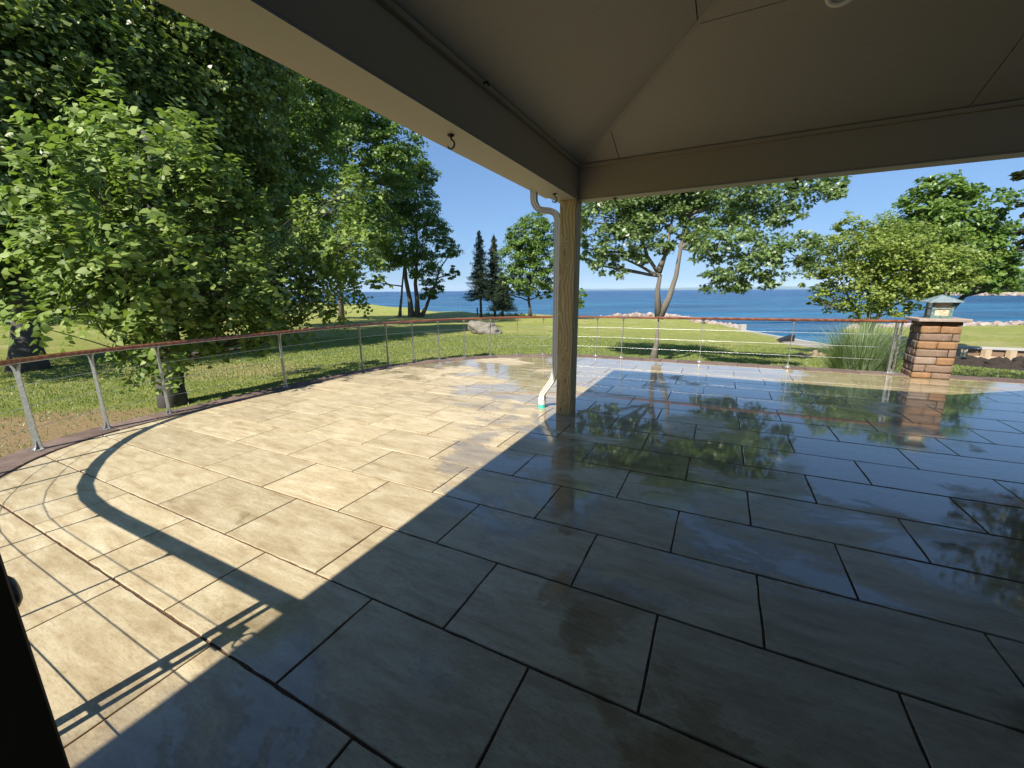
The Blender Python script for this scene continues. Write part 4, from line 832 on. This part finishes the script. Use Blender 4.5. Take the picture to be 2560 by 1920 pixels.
# old tree at far left
tree('old_maple', 'old tree with very thick grey trunk at the left edge behind the linden', 'tree', gd(32, 20), lobes_px([(20, 380, 21, 4.2), (210, 560, 22.5, 3.2), (-160, 560, 20, 3.5), (300, 300, 24, 4.2), (120, 620, 22, 2.6), (-50, 150, 22, 4.5), (480, 420, 26, 4.0), (430, 640, 25, 2.4), (60, 690, 20.5, 1.3)]), BARKD, LFD, .21, 560, 58, trunk_r=.42, subr=.42, stem_pts=[(wob(gd(22, 20) - np.array([0, 0, .3]), atd(10, 300, 21), 7, .08), .43)])
tree('shade_tree', 'tall dark tree with slim trunk between the linden and the old thick trunk', 'tree', gd(690, 33), lobes_px([(680, 330, 33, 4.2), (600, 520, 33, 3.2), (760, 180, 34, 4.2), (560, 300, 33, 4.5), (700, 600, 33, 2.6), (740, 480, 33, 3.0)]), BARKG, LFD, .26, 900, 52, trunk_r=.30, subr=.34, top=15)
tree('locust_tree', 'tall airy locust whose top reaches behind the pavilion beam', 'tree', gd(850, 44), lobes_px([(800, 260, 44, 4.0), (880, 350, 44, 4.2), (960, 420, 44, 3.2), (840, 520, 44, 4.2), (930, 560, 44, 3.2), (900, 250, 44, 3.5), (990, 350, 44, 2.4), (850, 650, 44, 2.2), (720, 560, 45, 3.4)]), BARKG, LFM, .30, 860, 44, trunk_r=.26, subr=.36, shell=.35, flat=.35)
b_ = gd(1035, 51)
tree('shore_ash_tree', 'feathery multi stemmed tree at the shore with drooping right hand boughs', 'tree', b_, lobes_px([(1010, 420, 51, 2.8), (960, 500, 51, 3.4), (1060, 440, 52, 1.6), (1040, 520, 51, 2.6), (1085, 575, 52, 1.8), (1120, 620, 52, 1.5), (1000, 610, 51, 3.0), (1055, 660, 50, 2.0), (1085, 715, 50, 1.2), (955, 640, 51, 2.0), (1130, 680, 52, .9), (1070, 735, 50, 1.0), (940, 705, 51, 1.1)]), BARKG, LFM, .27, 980, 44, trunk_r=.3, subr=.36, flat=.45,
     stem_pts=[(wob(b_ + np.array([-.4, 0, -.3]), atd(985, 430, 51), 7, .15), .34), (wob(b_ + np.array([.3, 0, -.3]), atd(1040, 470, 51), 7, .15), .32), (wob(b_ + np.array([.6, 0, -.3]), atd(1130, 620, 52), 7, .12), .26), (wob(b_ + np.array([-1.9, .3, -.3]), atd(1015, 600, 51), 7, .05), .2)])
# spruces
def spruce(px, py, D, hpx, label, seed_r, bare=.27, tan_top=False):
    b = gd(px, D); top = atd(px, hpx, D)[2]; hh = top - b[2]; t = empty('spruce_tree', b, label, 'tree', 'three spruces by the shore')
    MB().tube([b - np.array([0, 0, .3]), b + np.array([0, 0, hh * .5]), b + np.array([0, 0, hh * .97])], [.17, .10, .02], 8).build('trunk', BARKD, t, smooth=True)
    C = []; N = []; n = 0
    for zf in np.linspace(bare, .985, 44):
        rad = seed_r * ((1 - zf) / (1 - bare)) ** .85 * rng.uniform(.8, 1.1) + .12
        for k in range(int(6 + 9 * (1 - zf))):
            a = rng.uniform(0, 6.283); L_b = rad * rng.uniform(.65, 1.15); m_ = int(26 + 62 * L_b / seed_r); tt = rng.uniform(.12, 1, m_)
            dirh = np.array([math.cos(a), math.sin(a), 0]); side = np.array([-math.sin(a), math.cos(a), 0])
            zz_ = hh * zf - .55 * L_b * tt + .32 * L_b * tt ** 2.5
            pts_ = b + dirh * (L_b * tt)[:, None] + side * (rng.normal(0, .13, m_) * L_b * (1.1 - tt))[:, None] + np.c_[np.zeros(m_), np.zeros(m_), zz_ - np.abs(rng.normal(0, .10, m_))]
            C.append(pts_); N.append(rng.normal(0, 1, (m_, 3)) * .7 + dirh)
    C = np.concatenate(C); N = np.concatenate(N); V, F = leaves_arr(C, N, .19, T_SIMPLE, .34)
    link('crown', mesh_np('crown', V - b, F, LSP), t, b)
    if tan_top:
        m_ = 260; zf = rng.uniform(.80, 1.0, m_); a = rng.uniform(0, 6.28, m_); rr_ = (1 - zf) * seed_r * .9 * rng.uniform(.5, 1.1, m_); c_ = b + np.c_[np.cos(a) * rr_, np.sin(a) * rr_, hh * zf]; V, F = leaves_arr(c_, rng.normal(0, 1, (m_, 3)), .2, T_SIMPLE, .5)
        link('cones', mesh_np('cones', V - b, F, painted('tan_cones', (.22, .13, .06), .8)), t, b)
spruce(1202, 783, 50, 573, 'leftmost and tallest of the three dark spruces at the shore', 2.05)
spruce(1237, 783, 51.5, 586, 'middle spruce with tan cones at its narrow top', 1.9, tan_top=True)
spruce(1256, 783, 49, 680, 'lowest spruce hidden among its taller neighbours beside the round tree', 1.7)
tree('round_maple', 'full round crowned tree left of the timber post by the shore', 'tree', gd(1322, 50), lobes_px([(1330, 590, 50, 2.7), (1290, 640, 50, 2.3), (1370, 640, 50, 2.4), (1320, 690, 50, 2.6), (1280, 700, 50, 1.7), (1380, 700, 50, 1.8), (1340, 560, 50, 1.6), (1290, 590, 50, 1.4), (1270, 735, 50, .9), (1360, 735, 50, 1.0)]), BARKD, LFM, .24, 620, 44, trunk_r=.2, subr=.26, top=8)
tree('small_shore_tree', 'low leafy shore tree showing on both sides of the timber post', 'tree', gd(1425, 47), lobes_px([(1430, 745, 47, 1.2), (1448, 735, 47, .8), (1400, 765, 47, .7), (1450, 760, 47, .6), (1425, 700, 47, .9)]), BARKD, LFM, .18, 110, 40, trunk_r=.09, subr=.35)
# oak behind the post
ob = np.array([atd(1640, 760, 14.6)[0], atd(1640, 760, 14.6)[1], 0]); ob[2] = gz(ob[0], ob[1])[0]
fork = atd(1647, 795, 14.6)
tree('oak_tree', 'forked oak with lobed leaves standing just beyond the railing right of the post', 'tree', ob, lobes_px([(1500, 540, 14.2, .85), (1560, 480, 14.5, 1.0), (1590, 580, 14, .7), (1520, 620, 14, .5), (1480, 460, 15, 1.1), (1640, 470, 15.2, 1.1), (1700, 430, 15.5, 1.2), (1820, 470, 15, 1.0), (1930, 480, 15, .9), (2040, 470, 15, .7), (2090, 480, 15, .38), (1860, 540, 15, .75), (1960, 545, 15, .5), (1800, 600, 13.8, .7), (1900, 620, 13.8, .75), (1990, 620, 14, .55), (1850, 680, 13.8, .65), (1790, 700, 14, .45), (1930, 680, 14, .5), (2010, 660, 14, .35), (1740, 540, 15, .6), (1440, 560, 15, .55), (1455, 620, 15, .35), (1660, 620, 14.6, .38), (1600, 640, 14.4, .4), (1840, 705, 13.9, .4), (1475, 640, 15, .4), (1505, 665, 14.2, .38), (1545, 675, 14.2, .3), (1620, 560, 14.6, .5), (1655, 610, 15, .35), (1740, 620, 14.3, .45), (1760, 570, 14.8, .5), (1550, 640, 14.2, .4), (1600, 510, 14.8, .7), (1650, 540, 15, .6), (1680, 500, 15.3, .8), (1560, 570, 14.4, .6), (1750, 480, 15.3, .8), (1700, 590, 15, .4)]), BARKP, LOAK, .115, 820, 42, T=T_OAK, trunk_r=.15, subr=.42, shell=.25, flat=.6, aspect=.9,
     stem_pts=[([ob - np.array([0, 0, .3]), atd(1641, 860, 14.6), fork], .16), ([fork, atd(1643, 730, 14.6), atd(1650, 690, 14.6), atd(1618, 640, 14.6), atd(1606, 600, 14.5), atd(1590, 560, 14.4), atd(1575, 500, 14.3)], .105), ([atd(1646, 680, 14.6), atd(1662, 640, 14.7), atd(1675, 580, 14.8), atd(1685, 520, 14.9), atd(1690, 450, 15)], .09), ([fork, atd(1672, 745, 14.7), atd(1690, 690, 14.8), atd(1702, 620, 14.9), atd(1715, 540, 15), atd(1740, 480, 15.1), atd(1760, 420, 15.2)], .115), ([atd(1702, 620, 14.9), atd(1780, 640, 14.4), atd(1860, 640, 14), atd(1960, 620, 14)], .028), ([atd(1715, 540, 15), atd(1820, 500, 15), atd(1960, 480, 15), atd(2060, 470, 15)], .05)])
# trees at right
rb = gd(2168, 21.5)
tree('crabapple_tree', 'bushy multi stemmed yellow green tree directly left of the lantern pillar', 'tree', rb, lobes_s(.88, [(2080, 640, 21.5, 1.2), (2150, 640, 21, 1.5), (2230, 650, 21, 1.5), (2300, 670, 21, 1.3), (2040, 690, 21.5, .8), (2130, 570, 22, .9), (2180, 710, 21, 1.4), (2260, 720, 21, 1.2), (2070, 740, 21.5, .8), (2360, 700, 21.5, 1.1), (2410, 700, 22, .7), (2030, 760, 21.3, .45), (2200, 590, 22, 1.0), (2150, 760, 21, .9), (2280, 600, 22, 1.1), (2390, 640, 22, 1.1), (2230, 780, 21, .6)]), BARKG, LYG, .12, 520, 44, trunk_r=.10, subr=.34, shell=.3,
     stem_pts=[([rb - np.array([0, 0, .3]), atd(2168, 830, 21.5), atd(2140, 780, 21.5), atd(2100, 700, 21.5)], .11), ([rb - np.array([0, 0, .3]), atd(2172, 800, 21.5), atd(2170, 700, 21.5), atd(2160, 620, 21.8)], .10), ([rb + np.array([.1, 0, -.3]), atd(2180, 820, 21.5), atd(2205, 770, 21.4), atd(2260, 680, 21.2)], .12)])
mbp = gd(2330, 31)
tree('shore_maple', 'larger green maple rising behind the crabapple and leaning right over the water', 'tree', mbp, lobes_s(.80, [(2350, 500, 31, 1.9), (2300, 560, 31, 2.1), (2400, 560, 31, 2.4), (2240, 590, 31, 1.5), (2450, 625, 31, 1.7), (2490, 690, 31, 1.1), (2420, 660, 31, 2.2), (2465, 545, 31, .9), (2340, 640, 31, 2.2), (2520, 715, 30, .5), (2200, 640, 31, 1.6), (2320, 470, 31, .9), (2390, 480, 31, .9), (2450, 720, 30, 1.0)]), BARKD, LFM, .22, 520, 42, trunk_r=.2, subr=.30, shell=.3,
     stem_pts=[([mbp - np.array([0, 0, .3]), atd(2370, 780, 31), atd(2410, 740, 31), atd(2450, 690, 31), atd(2480, 600, 31)], .2), ([atd(2370, 780, 31), atd(2340, 700, 31), atd(2340, 560, 31), atd(2345, 500, 31)], .14)])
# dark leaved tree whose sprays hang into the right edge
pb = atd(2950, 760, 12.5); pb[2] = gz(pb[0], pb[1])[0]
PUR = leaf_mat('dark_beech_leaf', [(.018, .022, .014), (.03, .035, .02), (.05, .06, .03)], .25)
tree('beech_tree', 'dark leaved beech whose sprays hang in at the right edge of the view', 'tree', pb, lobes_px([(3400, 350, 12.5, 2.0), (3500, 100, 13, 2.2), (3100, 500, 12.4, .9), (2960, 430, 12.2, .6), (2700, 540, 12, .3), (2572, 435, 12, .14), (2568, 526, 12, .15), (2566, 568, 12, .14), (2566, 615, 12, .14), (2640, 440, 12, .2), (2640, 600, 12, .2)]), BARKD, PUR, .12, 300, 46, trunk_r=.2, subr=.5, flat=.3)
# ornamental grass clump
gb = atd(2178, 760, 13.0); gb[2] = gz(gb[0], gb[1])[0]
GC = empty('grass_clump', gb, 'tall fountain of blue green ornamental grass just left of the pillar', 'ornamental grass')
n = 2600; a = rng.uniform(0, 6.283, n); r0 = rng.uniform(0, .55, n) ** .8; lean = np.clip(rng.normal(.55, .38, n), .03, 1.5); hgt = rng.uniform(1.0, 1.95, n); seg = 5; V = []; F = []
dirs = np.c_[np.cos(a), np.sin(a)]; per = np.c_[-np.sin(a), np.cos(a)]; wd = rng.uniform(.004, .009, n)
b0 = gb[:2] + dirs * r0[:, None] * .9
for k in range(seg + 1):
    t = k / seg; xy = b0 + dirs * (lean * hgt * .62 * t ** 1.8)[:, None]; zz_ = gb[2] + hgt * (t - .26 * lean * t ** 2.4); w_ = wd * (1 - t ** 2 * .95)
    V.append(np.c_[xy + per * w_[:, None], zz_]); V.append(np.c_[xy - per * w_[:, None], zz_])
V = np.stack(V, 1).reshape(-1, 3); q = np.arange(n)[:, None] * (2 * seg + 2)
F = np.concatenate([np.c_[q + 2 * k, q + 2 * k + 1, q + 2 * k + 3, q + 2 * k + 2] for k in range(seg)])
o = link('blades', mesh_np('blades', V - gb, F, leaf_mat('bluegreen_blade', [(.09, .16, .08), (.16, .24, .12), (.28, .35, .18), (.52, .50, .30)], .3)), GC, gb); o['kind'] = 'stuff'
# hedge and garden shrubs at far left, far headland
for i, (px, D, r, lab) in enumerate([(40, 52, 1.2, 'dark rounded garden shrub at the far left lawn edge'), (66, 50, .7, 'small bright green shrub at the far lawn edge left of the linden'), (95, 53, 1.3, 'low shrub with pale tips at the far lawn edge behind the linden'), (300, 56, 1.8, 'broad shrub glimpsed under the linden at the far lawn edge'), (540, 60, 1.8, 'shrub at the lawn edge left of the slim shade tree trunk')]):
    b = gd(px, D); tree('garden_shrub', lab, 'shrub', b, [(b[0] + rng.normal(0, r * .6), b[1], b[2] + r * .5, r * .8) for _ in range(3)], BARKD, LYG if i == 1 else LFD, .16, 50, 40, trunk_r=.06, subr=.45, group='garden shrubs along the far left lawn edge')
for i, (px, D, r) in enumerate([(-300, 62, 7), (-60, 66, 7), (200, 70, 7.5), (420, 74, 7.5), (600, 80, 7)]):
    b = gd(px, D); tree('woodland_tree', ['large dark tree beyond the far left lawn, left of the old maple', 'large dark tree beyond the lawn behind the old maple trunk', 'large dark tree beyond the lawn behind the linden', 'large dark tree beyond the lawn behind the right side of the linden', 'large dark tree beyond the lawn near the slim shade tree'][i], 'tree', b, [(b[0] + rng.normal(0, r * .5), b[1] + rng.normal(0, r * .3), b[2] + r * k, r * .8) for k in (.7, 1.1, 1.6, 2.1)], BARKD, LFD, .5, 240, 40, trunk_r=.4, subr=.34, group='woodland trees at the far left')
b = atd(1290, 783, 56); sh = [(*(atd(px, 781, 55)[:2]), -1.7, .7) for px in range(1215, 1330, 12)]
tree('low_hedge', 'low dark hedge along the shore under the spruces', 'hedge', (sh[0][0], sh[0][1], -1.9), sh, BARKD, LFD, .14, 120, 30, trunk_r=.03, subr=.5)
# headland at far right
V = []
for px in (2300, 2380, 2460, 2540, 2640, 2800):
    q0 = atd(px, 726, 330); q1 = atd(px, 726, 420); V += [(q0[0], q0[1], WZ - 1), (q0[0] * 1.01, q0[1] * 1.01, WZ + 1.4), (q1[0], q1[1], WZ + 3), (q1[0] * 1.3, q1[1] * 1.3, WZ + 3)]
F = [(i * 4 + j, i * 4 + j + 1, i * 4 + j + 5, i * 4 + j + 4) for i in range(5) for j in range(3)]
hl = link('headland', mesh_np('headland', np.array(V), F, LAWN)); hl['kind'] = 'structure'
tag(rocks('headland_rocks', [atd(px, 729, 329) + np.array([0, 0, 0]) for px in (2300, 2380, 2460, 2540, 2640)], 260, .9, 2., .004, ROCK, dz=WZ - atd(2400, 729, 329)[2] + .3), 'line of pale rocks at the foot of the far right headland', 'rocks')
hl_l = [(*atd(px, 715 - 3, 345 + rng.uniform(-5, 30))[:2], WZ + rng.uniform(6, 9), rng.uniform(5, 8)) for px in np.arange(2400, 2760, 14)]
wood = tree('headland_woods', 'wooded headland across the bay at the far right', 'woods', (hl_l[0][0], hl_l[0][1], WZ + 2), hl_l, BARKD, LFM, 1.3, 900, 34, trunk_r=.3, subr=.5)
# distant hills beyond the lake
HM = NT('far_hill_woodland', .95, .1); HM.base(HM.mix(HM.noise(HM.pos(), .004, 4), (.035, .07, .035), (.07, .10, .05)))
for nm, D, zmax, x0, x1, sd_ in (('far_hills', 15000, 105, 1150, 2300, 1), ('far_hills', 21000, 210, 1500, 2400, 5)):
    V = []; xs = np.linspace(x0, x1, 90)
    for i, px in enumerate(xs):
        q = atd(px, 726, D); e_ = math.sin(math.pi * i / 89) ** .5; hgt_ = zmax * e_ * (.55 + .3 * mn.noise(Vector((px * .006, sd_, 0))) + .12 * mn.noise(Vector((px * .03, sd_, 0))))
        V += [(q[0], q[1], -30), (q[0] * 1.02, q[1] * 1.02, max(-20, hgt_)), (q[0] * 1.08, q[1] * 1.08, -30)]
    F = [(i * 3 + j, i * 3 + j + 1, i * 3 + j + 4, i * 3 + j + 3) for i in range(89) for j in range(2)]
    o = link(nm, mesh_np(nm, np.array(V), F, HM.m)); o['kind'] = 'structure'
# grass blades near the patio
pts_ = []; n = 230000
D = 5.5 + 19 * rng.uniform(0, 1, n) ** 1.25; A = np.radians(rng.uniform(-54, 54, n)); x = D * np.sin(A); y = D * np.cos(A); u = x * EU[0] + y * EU[1]; v = x * EV[0] + y * EV[1]
from_c = np.hypot(u + 2.5, v - 5.9)
outside = ((u < -7.62) | (v > 10.98) | ((u < -2.5) & (v > 5.9) & (from_c > 5.12)) | ((u < -5.5) & (v < 1.2) & (np.hypot(u + 4.9, v - 2.6) > 2.75)))
a_ = atz(120, 1075, -.65); bare = np.hypot((x - a_[0]) / 2.8, (y - a_[1]) / 1.8) < rng.uniform(.3, 1.2, n)
ok = outside & ~(bare & (rng.uniform(0, 1, n) < .85)); x, y = x[ok], y[ok]; z = np.concatenate([gz(x[i:i + 4000], y[i:i + 4000]) for i in range(0, len(x), 4000)]) - .005 + .025 * np.sin(x * .7) * np.cos(y * .5)
n = len(x); a = rng.uniform(0, 6.283, n); dsc = np.hypot(x, y) / 10; h_ = rng.uniform(.02, .055, n) * (.8 + .35 * dsc); w_ = rng.uniform(.004, .008, n) * (.6 + .9 * dsc); lx, ly = rng.normal(0, .02, n), rng.normal(0, .02, n)
V = np.stack([np.c_[x + np.cos(a) * w_, y + np.sin(a) * w_, z], np.c_[x - np.cos(a) * w_, y - np.sin(a) * w_, z], np.c_[x + lx, y + ly, z + h_]], 1).reshape(-1, 3)
o = link('grass_blades', mesh_np('grass_blades', V, np.arange(3 * n).reshape(-1, 3), leaf_mat('grass_blade', [(.10, .16, .03), (.17, .23, .05), (.32, .33, .12)], .3))); o['kind'] = 'stuff'; tag(o, 'short mown grass on the lawn just outside the railing', 'grass')

# ---- the air over the lake
hz = MB(); hz.add([(x, y, z) for z in (-31, 320) for x, y in ((-26000, -26000), (29000, -26000), (29000, 29000), (-26000, 29000))], [(3, 2, 1, 0), (4, 5, 6, 7), (0, 1, 5, 4), (1, 2, 6, 5), (2, 3, 7, 6), (3, 0, 4, 7)])
hm = bpy.data.materials.new('air'); hm.use_nodes = True; ht = hm.node_tree; ht.nodes.clear(); ho_ = ht.nodes.new('ShaderNodeOutputMaterial'); hv = ht.nodes.new('ShaderNodeVolumePrincipled')
hv.inputs['Color'].default_value = (.60, .79, 1, 1); hv.inputs['Density'].default_value = .00005; hv.inputs['Anisotropy'].default_value = -.2; ht.links.new(hv.outputs[0], ho_.inputs['Volume'])
hb = hz.build('haze', hm); hb['kind'] = 'stuff'
